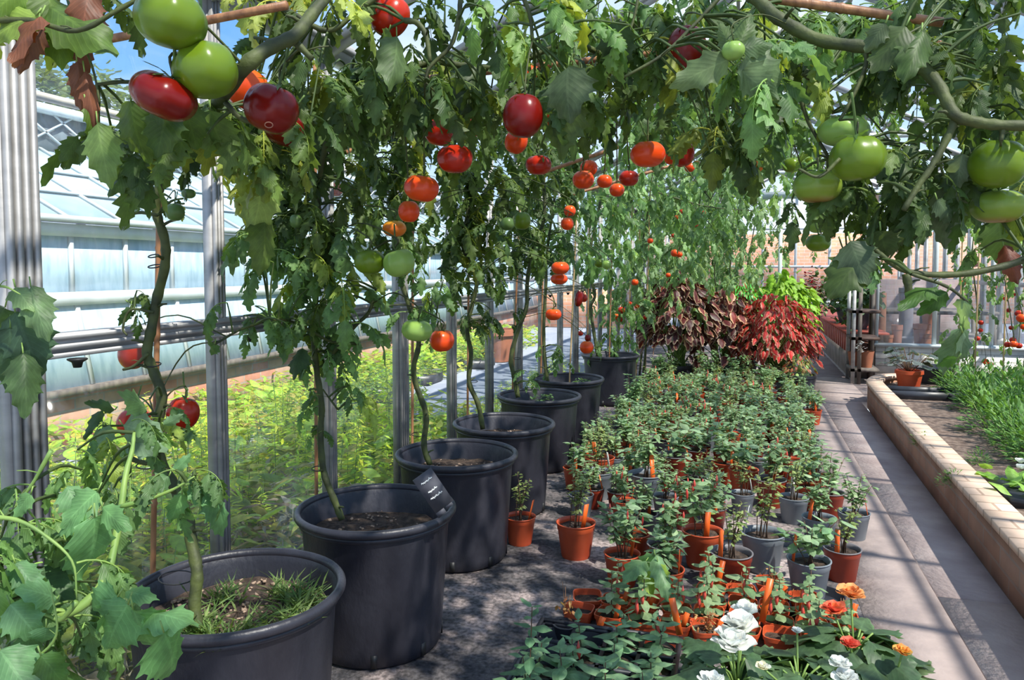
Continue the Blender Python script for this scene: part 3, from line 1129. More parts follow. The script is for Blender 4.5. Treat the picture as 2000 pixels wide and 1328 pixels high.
tag(q.build('dry_grass', LEAF_OUT, smooth=True), 'grey dried grass and litter outside the glass behind the first pot', 'dry grass', kind='stuff')

# trays of dark green seedlings in the yard
TP = None
for i, (px, py) in enumerate([(690, 815), (745, 800), (655, 838), (800, 745), (720, 770), (912, 715), (950, 700)]):
    p = on_z(px, py, 0)
    tr = empty('seedling_tray', (p.x, p.y, 0))
    MB().bb((-.3, -.2, .0), (.3, .2, .09)).build('tray', TRAY_BLACK, tr)
    q = MB()
    n = 420
    P_ = np.stack([rng.uniform(-.3, .3, n), rng.uniform(-.2, .2, n), .09 + rng.random(n) * .2], 1)
    scatter(q, OVATE + LANCE, P_, around(n, rng, (0, .9)), rng.uniform(.03, .06, n), tints(n, (.08, .17, .06), .4, (.2, .3, .08), rng), rng=rng)
    q.build('seedlings', LEAF_OUT, tr, smooth=True)
    tag(tr, 'black tray of dark green seedlings on the grey mat outside', 'seedling tray', 'seedling trays in the yard')
p = on_z(975, 705, 0)
tp = MB().lathe([(0, 0), (.13, 0), (.19, .34), (.215, .34), (.215, .42), (.18, .42), (.17, .33), (0, .33)], k=24, c=(p.x, p.y, 0)).build('terracotta_pot', TERRACOTTA, smooth=True, sharp=40)
tag(tp, 'large orange clay pot standing outside in the yard by the low brick wall', 'pot')
p = on_x(703, 745, -3.5)
wl = empty('plant_marker', (p.x, p.y, 0), 'small white plant marker among the seedling trays outside', 'marker')
MB().bb((-.035, -.002, p.z - .03), (.035, .002, p.z + .03)).build('plate', LABEL_WHITE, wl)
MB().bb((-.004, -.004, 0), (.004, .0, p.z)).build('stake', LABEL_WHITE, wl)


def tree(x, y, h, r, n, lab, c=(.10, .15, .05)):
    t_ = empty('tree', (x, y, 0), lab, 'tree', 'trees beyond the greenhouses')
    MB().tube([(0, 0, 0), (.1, 0, h * .5), (0, .1, h * .8)], [.25, .18, .08], k=8).build('trunk', STEM_WOOD, t_)
    q = MB()
    D = np.random.default_rng(abs(int(x * 10))).normal(size=(n, 3))
    D /= np.linalg.norm(D, axis=1)[:, None]
    rr = np.random.default_rng(3).random(n) ** .4
    lump = 1 + .25 * np.sin(D[:, 0] * 5 + x) * np.sin(D[:, 2] * 4 + y)
    P_ = D * (rr * lump)[:, None] * np.array([r, r, r * .8]) + np.array([0, 0, h * .75])
    scatter(q, OVATE, P_, D + around(n), rng.uniform(.3, .6, n), tints(n, c, .4))
    q.build('crown', LEAF_OUT, t_, smooth=True)


for i, (px, py, d, r, lab) in enumerate([(60, 235, 30, 3.5, 'leafy tree rising over the ridge of the white greenhouse, beside the first post'), (150, 250, 36, 3.8, 'dark tree crown behind the lattice ridge of the white greenhouse'),
                                         (300, 270, 40, 3.5, 'distant tree behind the white greenhouse roof, between two canes'), (640, 330, 48, 5, 'broad distant tree far beyond the yard')]):
    p = at(px, py, d)
    tree(p.x, p.y, p.z / .75, r, 1500, lab)

# ================================================================== BIG POTS
PX = -1.13
POTS = [(-1.15, 1.51), (-1.116, 2.17), (-1.128, 2.92), (-1.127, 3.57), (-1.17, 4.42), (-1.163, 5.18), (-1.12, 6.7)]
PR, PH = .25, .44
POT_LABELS = ['large black plastic pot nearest the camera, with grass and pale crumbs on its soil',
              'large black pot with a slate name tag tucked inside its rim',
              'large black pot just behind the one with the slate tag',
              'large black pot fourth along the glass wall, dry brown leaf against its outer side',
              'large black pot fifth along the glass wall, with small seedlings on its soil',
              'large black pot sixth along the glass wall, a leafy shoot inside its rim',
              'large black pot at the far end of the row, against the dark red foliage plants']


def big_pot(i):
    x, y = POTS[i]
    r_ = empty('plant_pot', (x, y, 0), POT_LABELS[i], 'plant pot', 'black tomato pots', rz=random.uniform(0, 6))
    b_ = .205
    MB().lathe([(0, .012), (b_ - .012, .012), (b_ - .004, .03), (PR - .022, PH - .03), (PR - .012, PH - .012)], k=72).build('inner_shell', POT_BLACK, r_, smooth=True)
    body = MB().lathe([(0, 0), (b_ - .012, 0), (b_, .012), (b_ + .003, .04), (PR - .017, PH - .035), (PR - .011, PH - .022)], k=72).build('body', POT_BLACK, r_, smooth=True)
    prof = [(PR + .011 * math.cos(a) - .004, PH - .012 + .013 * math.sin(a)) for a in np.linspace(-2.2, 4.08, 15)]
    rim = MB().lathe(prof, k=72)
    rim.lathe([(PR - .018, PH - .043), (PR - .008, PH - .040), (PR - .006, PH - .030), (PR - .012, PH - .026)], k=72)
    rim.build('rim', POT_BLACK, r_, smooth=True)
    for j in range(8):
        a = j * PI / 4 + .3
        c, s_ = math.cos(a), math.sin(a)
        R = Matrix.Rotation(a, 3, 'Z')
        MB().box((c * (b_ + .002), s_ * (b_ + .002), .03), (.006, .018, .04), rot=R).build('drainage_slot', WIRE, r_)
    sz = .37 if i == 0 else .355
    n = 28
    V, Q = [], []
    rg = np.random.default_rng(i)
    rs = (PR - .026) * (sz / PH) ** .3
    for ir in range(9):
        rr = rs * ir / 8
        for ia in range(n):
            V.append((rr * math.cos(ia * 2 * PI / n), rr * math.sin(ia * 2 * PI / n), sz + rg.uniform(-.006, .008)))
    for ir in range(8):
        for ia in range(n):
            j2 = (ia + 1) % n
            Q.append((ir * n + ia, ir * n + j2, (ir + 1) * n + j2, (ir + 1) * n + ia))
    so = MB().add(V, Q=Q).build('soil', SOIL, r_, smooth=True)
    cr = MB()
    nc = 260 if i == 0 else 60
    for j in range(nc):
        a, rr = rg.uniform(0, 6.28), rs * .95 * math.sqrt(rg.random())
        s3 = rg.uniform(.003, .010)
        cr.box((rr * math.cos(a), rr * math.sin(a), sz + .004), (s3, s3 * rg.uniform(.6, 1.4), s3 * .7), rot=Matrix.Rotation(rg.uniform(0, 3), 3, 'Z') @ Matrix.Rotation(rg.uniform(0, .8), 3, 'X'))
    tag(cr.build('soil_crumb', SOIL_PALE, so), kind='stuff')
    if i in (0,):
        q = MB()
        n = 520
        a = rg.uniform(0, 6.28, n)
        cl = rg.integers(0, 9, n)
        ca = np.array([-1.6, -1.2, -.8, -2.0, .3, .6, 1.0, -.2, 2.6])[cl] - r_.rotation_euler[2]
        cr_ = np.array([.15, .19, .16, .12, .17, .19, .15, .20, .1])[cl] * .82
        P_ = np.stack([np.cos(ca) * cr_ + rg.normal(0, .022, n), np.sin(ca) * cr_ + rg.normal(0, .022, n), np.full(n, sz)], 1)
        D = around(n, rg, (1.5, 3.5))
        scatter(q, GRASS, P_, D, rg.uniform(.03, .085, n), tints(n, (.08, .16, .04), .4, (.22, .30, .10), rg), rng=rg)
        tag(q.build('grass_tuft', LEAF_SMALL, r_, smooth=True), kind='stuff')
    if i in (4, 5):
        q = MB()
        n = 60
        P_ = np.stack([rg.normal(0, .03, n), rg.normal(-.1, .03, n), sz + rg.random(n) * .07], 1)
        scatter(q, OVATE, P_, around(n, rg, (-.2, .6)), rg.uniform(.02, .04, n), tints(n, MD, .3, rng=rg), rng=rg)
        q.build('seedling_leaves', LEAF_SMALL, r_, smooth=True)
    return r_


for i in range(7):
    big_pot(i)

# slate name tag leaning in the second pot
base = at(868, 990, 2.24)
topp = at(824, 926, 2.20)
d = (topp - base)
Lg = d.length
y_ = d.normalized()
nrm = (O - base).normalized()
x_ = y_.cross(nrm).normalized()
z_ = x_.cross(y_)
R = Matrix([[x_[i], y_[i], z_[i]] for i in range(3)])
tg = empty('name_tag', base, 'dark slate name tag with white handwriting inside the rim of the second pot', 'name tag')
tg.rotation_euler = R.to_euler()
hw = .032
q = MB()
q.bb((-hw, 0, -.002), (hw, Lg, .002))
q.bb((-hw, -.018, -.002), (-hw * .1, .001, .002)).bb((hw * .1, -.010, -.002), (hw * .8, .001, .002))
q.build('plate', SLATE, tg)


def strokes(yc, wd, seed):
    rg = np.random.default_rng(seed)
    n = 15
    xs = np.linspace(-wd, wd, n)
    zz = np.array([0, 1.0, -.4, .7, -.8, .5, -.3, .8, -.6, .3, -.2, 1.3, -.5, .5, 0])
    return smooth_path([(x, yc + .0035 * z * rg.uniform(.7, 1.2), .0028) for x, z in zip(xs, zz)], 3)


for yc, wd in ((Lg * .80, .018), (Lg * .53, .015), (Lg * .36, .020)):
    MB().tube(strokes(yc, wd, int(yc * 1e4)), .0014, k=5).build('handwriting', CHALK, tg)


# ================================================================== CANES
def cane(a, b_, r, lab, m=BAMBOO, group=None, name='bamboo_cane'):
    a, b_ = Vector(a), Vector(b_)
    L_ = (b_ - a).length
    nseg = max(2, int(L_ / .22))
    pts, rr = [], []
    for i in range(nseg):
        for f, q in ((0.0, 1.0), (.03, 1.22), (.06, 1.0), (.5, .97)):
            pts.append(a.lerp(b_, (i + f) / nseg))
            rr.append(r * q)
    pts.append(b_)
    rr.append(r)
    org = a.copy()
    o = MB().tube([p - org for p in pts], rr, k=10).build(name, m, smooth=True)
    o.location = org
    return tag(o, lab, 'cane', group)


CANE_PX = [((298, 1150), 308, 0, .0075, 'upright bamboo cane in the nearest black pot, tied to its tomato stem', 1.70),
           ((618, 1000), 613, 1, .0065, 'upright bamboo cane in the pot with the slate tag', 1.9),
           ((805, 885), 805, 2, .0065, 'upright bamboo cane in the black pot behind the slate tag', 2.0),
           ((913, 838), 916, 3, .0060, 'upright bamboo cane in the fourth black pot', 2.0),
           ((1000, 772), 1018, 4, .0065, 'upright bamboo cane in the pot with small seedlings', 2.0),
           ((1056, 742), 1064, 5, .0065, 'upright bamboo cane in the sixth black pot', 2.0),
           ((1112, 738), 1130, 5, .0060, 'pale slim cane leaning slightly, standing behind the sixth black pot', 1.75),
           ((1147, 692), 1152, 6, .0060, 'bamboo cane in the last black pot, beside the lowest red tomatoes', 1.8),
           ((1190, 690), 1199, 6, .0060, 'bamboo cane at the back of the last black pot', 1.8)]
for (px, py), px2, i, r, lab, zt in CANE_PX:
    a = on_z(px, py, .34)
    if abs(a.y - POTS[i][1]) > .22:
        a.y = POTS[i][1] + (.2 if a.y > POTS[i][1] else -.2)
        a.x = on_y(px, py, a.y).x
    bt = on_y(px2, 300, a.y)
    bx = a.x + (bt.x - a.x) * (zt - .34) / max(bt.z - .34, .3)
    cane(a, (bx, a.y + .01, zt), r, lab, BAMBOO_PALE if 'pale' in lab else BAMBOO)
for px, lab in ((1228, 'yellow cane beyond the last black pot'), (1244, 'pale cane behind the yellow one beyond the last pot'), (1262, 'slender cane above the dark red foliage plants')):
    a = on_y(px, 520, 7.8)
    cane((a.x, a.y, 0), (a.x + .03, a.y, 1.9), .007, lab, BAMBOO_PALE)

XC = [((204, 78), (560, 10), 1.55, 1.45, .0085, 'horizontal grey-brown cane with a cut end above the nearest red tomatoes'),
      ((560, 4), (830, -40), 1.75, 2.0, .0085, 'short reddish cane under the roof beside the thick stem'),
      ((742, 164), (1345, 96), 2.25, 2.1, .0095, 'long horizontal cane carrying a thick green stem'),
      ((1345, 100), (1620, 82), 2.1, 2.6, .009, 'horizontal cane behind the lone red tomato on the thick vine'),
      ((1440, -12), (1840, 44), 1.55, 1.5, .0095, 'reddish cane crossing the top of the opening above the path'),
      ((1560, 92), (1880, 84), 1.95, 2.0, .0085, 'reddish cane just under the thick green vine over the path'),
      ((1060, 337), (1215, 285), 3.6, 3.6, .009, 'thin cane crossing above the small cluster of tomatoes'),
      ((1118, 380), (1330, 318), 4.5, 4.6, .009, 'thin cane holding the cluster of five small tomatoes'),
      ((640, 312), (760, 262), 2.6, 2.9, .008, 'short slanting cane among dark leaves over the second pot')]
for a, b_, da, db, r, lab in XC:
    cane(at(*a, da), at(*b_, db), r, lab)

# ================================================================== TOMATO PLANTS
MAIN = [  # pixel path, distance per point, radius
    ([(388, 1235), (380, 1180), (385, 1120), (374, 1060), (366, 1010), (340, 950), (312, 895), (308, 830), (316, 775), (298, 720), (287, 690), (296, 640), (305, 590), (322, 520), (322, 470), (308, 425), (305, 390), (322, 340), (335, 300), (352, 285)],
     [1.70, 1.71, 1.72, 1.74, 1.75, 1.76, 1.78, 1.78, 1.78, 1.78, 1.78, 1.78, 1.78, 1.76, 1.75, 1.74, 1.73, 1.72, 1.70, 1.68], .0125),
    ([(668, 1015), (652, 975), (632, 920), (626, 850), (628, 790), (618, 720), (612, 640), (620, 560), (632, 480), (622, 400), (630, 310), (655, 220), (690, 120)],
     [2.33] * 9 + [2.3, 2.25, 2.2, 2.15], .0095),
    ([(840, 908), (828, 870), (832, 810), (812, 750), (808, 715), (818, 665), (800, 600), (782, 540), (778, 470), (770, 400), (772, 300), (755, 200)], [3.05] * 12, .0110),
    ([(943, 838), (934, 790), (916, 745), (920, 690), (912, 640), (926, 580), (930, 540), (905, 480), (915, 410), (935, 330), (960, 250)], [3.7] * 11, .0115),
    ([(1012, 776), (1004, 735), (998, 700), (1010, 650), (1028, 600), (1030, 550), (1040, 490), (1062, 430), (1062, 360), (1050, 280)], [4.45] * 10, .0135),
    ([(1070, 748), (1064, 700), (1062, 640), (1066, 560), (1068, 500), (1078, 420), (1090, 340)], [5.15] * 7, .012),
    ([(1168, 698), (1160, 650), (1154, 600), (1162, 575), (1150, 530), (1154, 480), (1168, 420), (1180, 340)], [6.65] * 8, .014),
]
PL_LABEL = ['tall tomato plant with a thick bare knotted stem in the nearest black pot',
            'leafy tomato plant in the pot with the slate tag, drooping foliage around its cane',
            'tomato plant rising from the third black pot, two green tomatoes hung beside it',
            'tomato plant with a bare green lower stem in the fourth black pot',
            'tomato plant with a twisting stem in the fifth black pot',
            'tomato plant with a leafy shoot at its foot in the sixth black pot',
            'tomato plant in the last black pot of the row, tomatoes down to its rim']
# foliage regions per plant: (px0, py0, px1, py1, d0, d1, count, size, shade)
PATHS = []
FOL = [
    [(185, 235, 300, 300, 1.25, 1.45, 5, .24, 0), (370, 180, 470, 300, 1.3, 1.6, 10, .20, 0), (230, 150, 350, 250, 1.2, 1.5, 6, .18, 0), (470, 220, 560, 330, 1.5, 1.8, 14, .2, 0), (460, 260, 540, 330, 1.6, 1.8, 6, .2, 3),
     (330, 370, 365, 400, 1.68, 1.74, 3, .06, 0), (250, 560, 290, 600, 1.75, 1.8, 2, .11, 0), (262, 775, 330, 900, 1.55, 1.8, 8, .15, 1), (185, 800, 260, 860, 1.4, 1.6, 4, .16, 1)],
    [(500, 180, 700, 460, 2.15, 2.5, 84, .23, 0), (500, 430, 690, 520, 2.1, 2.45, 26, .22, 1), (540, 520, 700, 640, 2.15, 2.4, 20, .21, 1), (440, 590, 560, 640, 1.95, 2.2, 7, .18, 1), (600, 650, 700, 800, 2.25, 2.4, 16, .16, 1),
     (570, 560, 680, 700, 2.3, 2.4, 10, .18, 0), (560, 110, 740, 220, 1.8, 2.3, 30, .22, 0), (600, 800, 640, 850, 2.3, 2.36, 3, .1, 1)],
    [(700, 180, 840, 420, 2.8, 3.2, 60, .25, 0), (690, 380, 830, 500, 2.9, 3.15, 16, .2, 0), (790, 520, 880, 640, 2.9, 3.1, 16, .17, 1), (700, 100, 900, 220, 2.3, 3.0, 40, .24, 0), (760, 460, 830, 560, 3.0, 3.1, 6, .18, 1)],
    [(870, 320, 980, 480, 3.5, 3.9, 50, .27, 0), (850, 400, 960, 560, 3.5, 3.8, 24, .24, 0), (890, 540, 960, 640, 3.6, 3.75, 12, .17, 0), (840, 180, 1000, 340, 3.0, 3.8, 44, .26, 0)],
    [(970, 400, 1090, 520, 4.2, 4.7, 34, .25, 0), (960, 260, 1110, 420, 4.0, 4.8, 50, .28, 0), (990, 580, 1030, 640, 4.4, 4.5, 4, .15, 0), (1020, 715, 1060, 760, 4.3, 4.5, 4, .12, 1), (960, 470, 1000, 560, 4.3, 4.5, 8, .24, 0)],
    [(1050, 380, 1140, 500, 4.9, 5.4, 30, .26, 1), (1060, 250, 1180, 400, 4.6, 5.6, 40, .3, 1), (1060, 655, 1110, 735, 5.05, 5.25, 9, .18, 1)],
    [(1120, 400, 1220, 520, 6.2, 6.9, 34, .3, 1), (1130, 270, 1240, 420, 5.8, 7.0, 36, .32, 1), (1150, 660, 1200, 700, 6.5, 6.7, 8, .16, 1), (1190, 560, 1250, 690, 6.8, 7.4, 40, .24, 1)],
]
SH = [(DK, (.10, .16, .035)), (MD, (.13, .24, .07)), ((.10, .20, .06), (.2, .32, .08)), ((.24, .32, .06), (.32, .36, .08))]


def region(rng, r_):
    x0, y0, x1, y1, d0, d1, n, s_, sh = r_
    P_ = [tuple(at(rng.uniform(x0, x1), rng.uniform(y0, y1), rng.uniform(d0, d1))) for _ in range(n)]
    return np.array(P_), np.full(n, s_) * rng.uniform(.7, 1.15, n), tints(n, SH[sh][0], .3, SH[sh][1], rng)


def nearest(P_, path):
    d = np.linalg.norm(P_[:, None] - path[None], axis=2)
    return path[d.argmin(1)]


def side_shoots(mb, P_, path, rng, r=.0022, lim=.30, k=4):
    """thin side stems that join each leaf base to the main stem"""
    N_ = nearest(P_, path)
    for p, q in zip(P_, N_):
        L_ = np.linalg.norm(p - q)
        if L_ < .02 or L_ > lim:
            continue
        mid = (p + q) / 2 + np.array([0, 0, .12 * L_]) + rng.normal(0, .02, 3) * L_
        mb.tube(smooth_path([q, mid, p], 3), [r * 1.5] * 4 + [r] * 3, k=k, cap=False, col=(.07, .11, .035))


def vine(label, paths, fol, seed, name='tomato_plant', cat='tomato plant', group=None, stem_m=STEM, hi=True, old=0.0, ties=(), shoots=True, tilt=.35):
    rng = np.random.default_rng(seed)
    org = Vector(at(*paths[0][0][0], paths[0][1] if np.ndim(paths[0][1]) == 0 else paths[0][1][0]))
    r_ = empty(name, org, label, cat, group)
    oo = np.array(org)
    allp = []
    for j, (pp, dd, rad) in enumerate(paths):
        if np.ndim(dd) == 0:
            dd = [dd] * len(pp)
        P_ = smooth_path([at(x, y, z) for (x, y), z in zip(pp, dd)], 5)
        n = len(P_)
        rr = np.linspace(rad * 1.05, rad * (.3 if stem_m is STEM_NEW else .72), n) * (1 + .18 * np.abs(np.sin(np.arange(n) * .9)) ** 6)
        q = MB().tube(P_ - oo, rr, k=12)
        for s_ in range(3, n - 2, 7):     # cut leaf stubs
            a = rng.uniform(0, 6.28)
            dv = np.array([math.cos(a), math.sin(a), .4])
            L_ = rng.uniform(.012, .035)
            q.tube([P_[s_] - oo, P_[s_] - oo + dv * (rr[s_] + L_ * .5), P_[s_] - oo + dv * (rr[s_] + L_) + [0, 0, -.004]], [rr[s_] * .42, rr[s_] * .3, rr[s_] * .24], k=6)
        q.build('main_stem' if j == 0 else 'side_stem', stem_m, r_, smooth=True)
        allp.append(P_)
        PATHS.append(P_)
    path = np.vstack(allp)
    lf, sh = MB(), MB()
    any_s = False
    for f in fol:
        P_, s_, c = region(rng, f)
        s_ = s_ * .82
        k_ = rng.random(len(P_)) < old
        c[k_] = c[k_] * np.array([2.2, 1.6, .9])
        compounds(lf, P_ - oo, s_, c, hi=hi, rng=rng, tilt=tilt)
        if shoots:
            side_shoots(lf, P_ - oo, path - oo, rng)
    if fol:
        lf.build('foliage', LEAF, r_, smooth=True)
    if any_s and sh.n:
        sh.build('leaf_stalks', STEM, r_, smooth=True)
    for (px, py, dist, rad) in ties:
        p = np.array(at(px, py, dist)) - oo
        a = np.linspace(0, 2 * PI, 17)
        MB().tube(np.stack([p[0] + rad * np.cos(a), p[1] + rad * .7 * np.sin(a), p[2] + .004 * np.sin(a)], 1), .0016, k=5).build('tie', WIRE, r_, smooth=True)
    return r_


TIES = [[(345, 1128, 1.8, .045), (300, 500, 1.77, .013), (302, 520, 1.77, .016), (300, 712, 1.78, .018), (290, 908, 1.78, .03)], [(622, 915, 2.35, .022)], [(818, 848, 3.05, .03)], [(925, 745, 3.7, .02)], [(1010, 700, 4.4, .02)], [], []]
for i in range(7):
    pp, dd, rad = MAIN[i]
    extra = []
    if i == 0:
        extra = [([(218, 870), (255, 895), (292, 905), (312, 895)], 1.72, .006), ([(290, 690), (262, 715), (240, 722)], 1.76, .004), ([(308, 420), (270, 415), (250, 425)], 1.72, .004),
                 ([(300, 610), (255, 605), (240, 640), (248, 655)], 1.76, .003), ([(352, 285), (400, 235), (465, 145), (520, 97), (572, 72), (600, 40), (640, -10)], [1.66, 1.5, 1.2, 1.2, 1.22, 1.25, 1.3], .0125),
                 ([(572, 78), (610, 115)], 1.24, .006), ([(410, 190), (345, 170), (250, 160), (190, 165)], 1.25, .004), ([(440, 200), (478, 235), (560, 250)], 1.3, .0045)]
    if i == 1:
        extra = [([(700, 672), (660, 668), (640, 665), (560, 625), (480, 640), (420, 672)], [2.3, 2.3, 2.3, 2.2, 2.05, 1.95], .004), ([(650, 690), (690, 640), (720, 610), (735, 565)], 2.3, .006), ([(660, 800), (630, 760)], 2.3, .003)]
    if i == 2:
        extra = [([(778, 480), (762, 470), (740, 480), (725, 490)], 3.0, .004), ([(778, 480), (776, 440), (782, 490)], 2.96, .004), ([(812, 640), (850, 635), (862, 650)], 3.0, .003)]
    if i == 5:
        extra = [([(1066, 560), (1078, 575), (1086, 600)], 5.0, .004)]
    vine(PL_LABEL[i], [(pp, dd, rad)] + extra, FOL[i], 100 + i, old=[.15, .12, .08, .06, 0, 0, 0][i], ties=TIES[i], group=None, hi=(i < 5))

# the vines trained overhead, across to the far side of the path
CAN = [
    ('tomato vine with a stout pale green stem trained along the long horizontal cane',
     [([(690, 40), (760, 130), (850, 120), (900, 128), (960, 132), (1020, 118), (1085, 90), (1130, 86), (1200, 120)], [1.9, 1.95, 2.0, 2.0, 2.0, 2.0, 2.0, 2.0, 2.1], .0095),
      ([(900, -10), (895, 40), (880, 90), (840, 130), (830, 160)], 1.7, .005), ([(1020, -10), (1035, 30), (1040, 80)], 1.7, .005), ([(790, 40), (815, 45), (832, 70), (840, 120)], 1.6, .006)],
     [(830, 90, 1000, 200, 1.7, 2.3, 20, .20, 0), (700, 90, 850, 190, 1.6, 2.2, 18, .2, 0), (640, -20, 820, 40, 1.5, 1.9, 6, .2, 0), (980, 100, 1150, 260, 1.8, 2.4, 30, .22, 0), (960, -20, 1230, 60, 1.6, 2.2, 22, .22, 2), (1000, 0, 1300, 90, 2.2, 3.2, 24, .24, 1), (840, -30, 960, 20, 1.5, 2.0, 4, .2, 0), (1060, 120, 1130, 200, 1.6, 1.7, 3, .25, 0)]),
    ('tomato vine hanging at the top between the two reddish canes, behind the lone red tomato',
     [([(1180, 100), (1240, 118), (1300, 120), (1380, 110), (1440, 60), (1500, -20)], 1.9, .008), ([(1420, -20), (1345, 60), (1290, 110), (1220, 150)], 1.6, .004), ([(1250, -20), (1230, 60), (1180, 150)], 2.0, .004)],
     [(1180, 40, 1480, 180, 1.7, 2.4, 34, .22, 0), (1200, -20, 1520, 40, 1.7, 2.6, 28, .22, 1), (1230, 150, 1500, 260, 2.2, 3.2, 38, .24, 1), (1420, 60, 1560, 180, 1.35, 1.6, 12, .2, 1), (1380, 180, 1500, 300, 1.6, 2.1, 18, .22, 0)]),
    ('thick green tomato vine arching over the path, heavy with large green tomatoes',
     [([(1460, -20), (1495, 15), (1530, 42), (1600, 78), (1690, 92), (1755, 102), (1800, 132), (1832, 165), (1850, 200), (1868, 226), (1905, 238), (1950, 244), (2030, 246)], [1.5, 1.48, 1.45, 1.42, 1.38, 1.35, 1.33, 1.3, 1.28, 1.27, 1.27, 1.26, 1.25], .0115),
      ([(1868, 228), (1850, 270), (1820, 325), (1795, 360), (1765, 410)], 1.28, .006), ([(1570, 140), (1600, 165), (1625, 220)], 1.5, .008), ([(1690, 95), (1690, 130), (1665, 190), (1640, 235)], 1.38, .004),
      ([(1560, 180), (1580, 240), (1620, 310)], 1.5, .004), ([(2020, 500), (1960, 520), (1880, 535), (1800, 535), (1750, 520), (1700, 480)], 1.35, .006), ([(1640, 310), (1600, 345), (1560, 330)], 1.3, .003),
      ([(1770, 535), (1775, 570), (1772, 600)], 1.35, .007), ([(1960, 245), (1955, 275)], 1.26, .004)],
     [(1560, 0, 1800, 90, 1.5, 2.2, 36, .2, 1), (1760, -40, 2010, 80, 1.3, 2.0, 34, .2, 0), (1700, 60, 1850, 180, 1.35, 1.8, 16, .2, 0), (1880, 100, 2010, 260, 1.3, 1.8, 26, .2, 0), (1700, 270, 1900, 380, 1.3, 1.8, 24, .19, 0),
      (1900, 330, 2010, 400, 1.4, 1.9, 9, .2, 0), (1500, 200, 1620, 340, 1.8, 2.6, 20, .22, 1), (1540, 330, 1800, 400, 1.4, 2.1, 18, .19, 0), (1640, 350, 1740, 420, 1.3, 1.6, 5, .2, 0), (1900, 470, 2000, 520, 1.5, 2.0, 3, .15, 1), (1480, 20, 1600, 120, 1.5, 2.0, 16, .2, 0)]),
    ('long drooping pale leaf stem of the arching vine in front of the white brick partition',
     [([(1780, 535), (1850, 560), (1890, 590)], 1.3, .003)], [(1700, 500, 1740, 520, 1.35, 1.4, 2, .10, 1)]),
    ('dark leaves and dead brown leaves of a vine above the nearest glass post',
     [([(-20, 40), (60, 40), (150, 60), (230, 20), (300, -20)], 1.1, .004), ([(150, 60), (180, 130), (195, 200)], 1.15, .002)], [(-10, -40, 110, 20, 1.1, 1.3, 7, .17, 3), (60, -40, 230, 0, 1.15, 1.4, 6, .15, 0)]),
    ('tomato vine under the roof between the thick stem and the topmost red tomatoes',
     [([(470, -20), (560, 20), (640, 60), (700, 20), (760, -20)], 1.6, .006)], [(380, -30, 640, 10, 1.5, 1.9, 9, .18, 3), (520, 20, 640, 120, 1.5, 2.0, 6, .2, 0), (480, 140, 620, 240, 1.5, 1.9, 16, .2, 0)]),
]
for i, (lab, paths, fol) in enumerate(CAN):
    vine(lab, paths, fol, 200 + i, name='tomato_vine', cat='tomato vine', old=.08, stem_m=STEM, tilt=.5)

# further plants: the mass of mid-green leaves behind the pots, down to the end of the house
FAR = [(-.95, 7.6), (-.5, 8.2), (-0.1, 8.6), (-1.1, 8.6), (-.3, 9.6), (-.55, 10.9), (-.8, 10.2), (.1, 11.2), (-1.0, 11.8)]
FL = ['beside the last black pot', 'above the dark red foliage plants', 'above the bright red foliage plants', 'against the glass behind the last pot', 'trained over the middle of the house', 'beside the white door post', 'behind the dark red foliage plants', 'deep in the house before the far gable', 'far along the glass wall']
for i, (x, y) in enumerate(FAR):
    rng = np.random.default_rng(300 + i)
    h = 2.35
    r_ = empty('tomato_plant', (x, y, 0), 'tall leafy cherry tomato plant ' + FL[i], 'tomato plant')
    P_ = smooth_path([(0, 0, 0), (.04, .02, .6), (-.03, 0, 1.2), (.05, 0, 1.8), (.1, .03, h)], 4)
    MB().tube(P_, np.linspace(.011, .006, len(P_)), k=8).build('main_stem', STEM, r_, smooth=True)
    n = (165, 170, 80, 160, 150, 130, 125, 125, 125)[i]
    Q_ = np.stack([rng.normal(0, .32, n), rng.normal(0, .28, n), rng.uniform(1.02 if i in (1, 2, 6) else .75, h, n)], 1)
    lf = MB()
    compounds(lf, Q_, rng.uniform(.17, .30, n), tints(n, (.13, .23, .10), .35, (.25, .38, .17), rng), hi=False, rng=rng)
    lf.build('foliage', LEAF, r_, smooth=True)
for i, (px, py, d0, w_, h_, n) in enumerate([(1340, 330, 4.6, 240, 150, 56), (1450, 240, 3.8, 160, 120, 36), (1300, 210, 3.6, 180, 90, 60), (1380, 430, 5.8, 160, 90, 40), (1560, 330, 5.2, 130, 140, 26), (1740, 260, 5.0, 160, 130, 22), (1900, 400, 5.0, 150, 120, 34)]):
    vine(['loose green vine over the mass of small pots', 'leafy vine high over the pots, beside the tie beam', 'leafy vine high over the pots beside the lone red tomato', 'hanging vine above the red foliage plants',
          'sparse vine in front of the pale roof panes', 'sparse small-leaved vine under the roof over the bed', 'leafy vine behind the green tomatoes over the bed'][i],
         [([(px - w_ * .6, py - h_ * .6), (px, py - h_ * .3), (px + w_ * .6, py - h_ * .2)], d0, .005), ([(px - w_ * .2, py - h_ * .4), (px, py), (px + w_ * .2, py + h_ * .4)], d0 * 1.05, .004)],
         [(px - w_ * .5, py - h_ * .5, px + w_ * .5, py + h_ * .4, d0 * .85, d0 * 1.2, n, .24, 2 if i > 3 else 1)], 400 + i, name='tomato_vine', cat='tomato vine', hi=False)


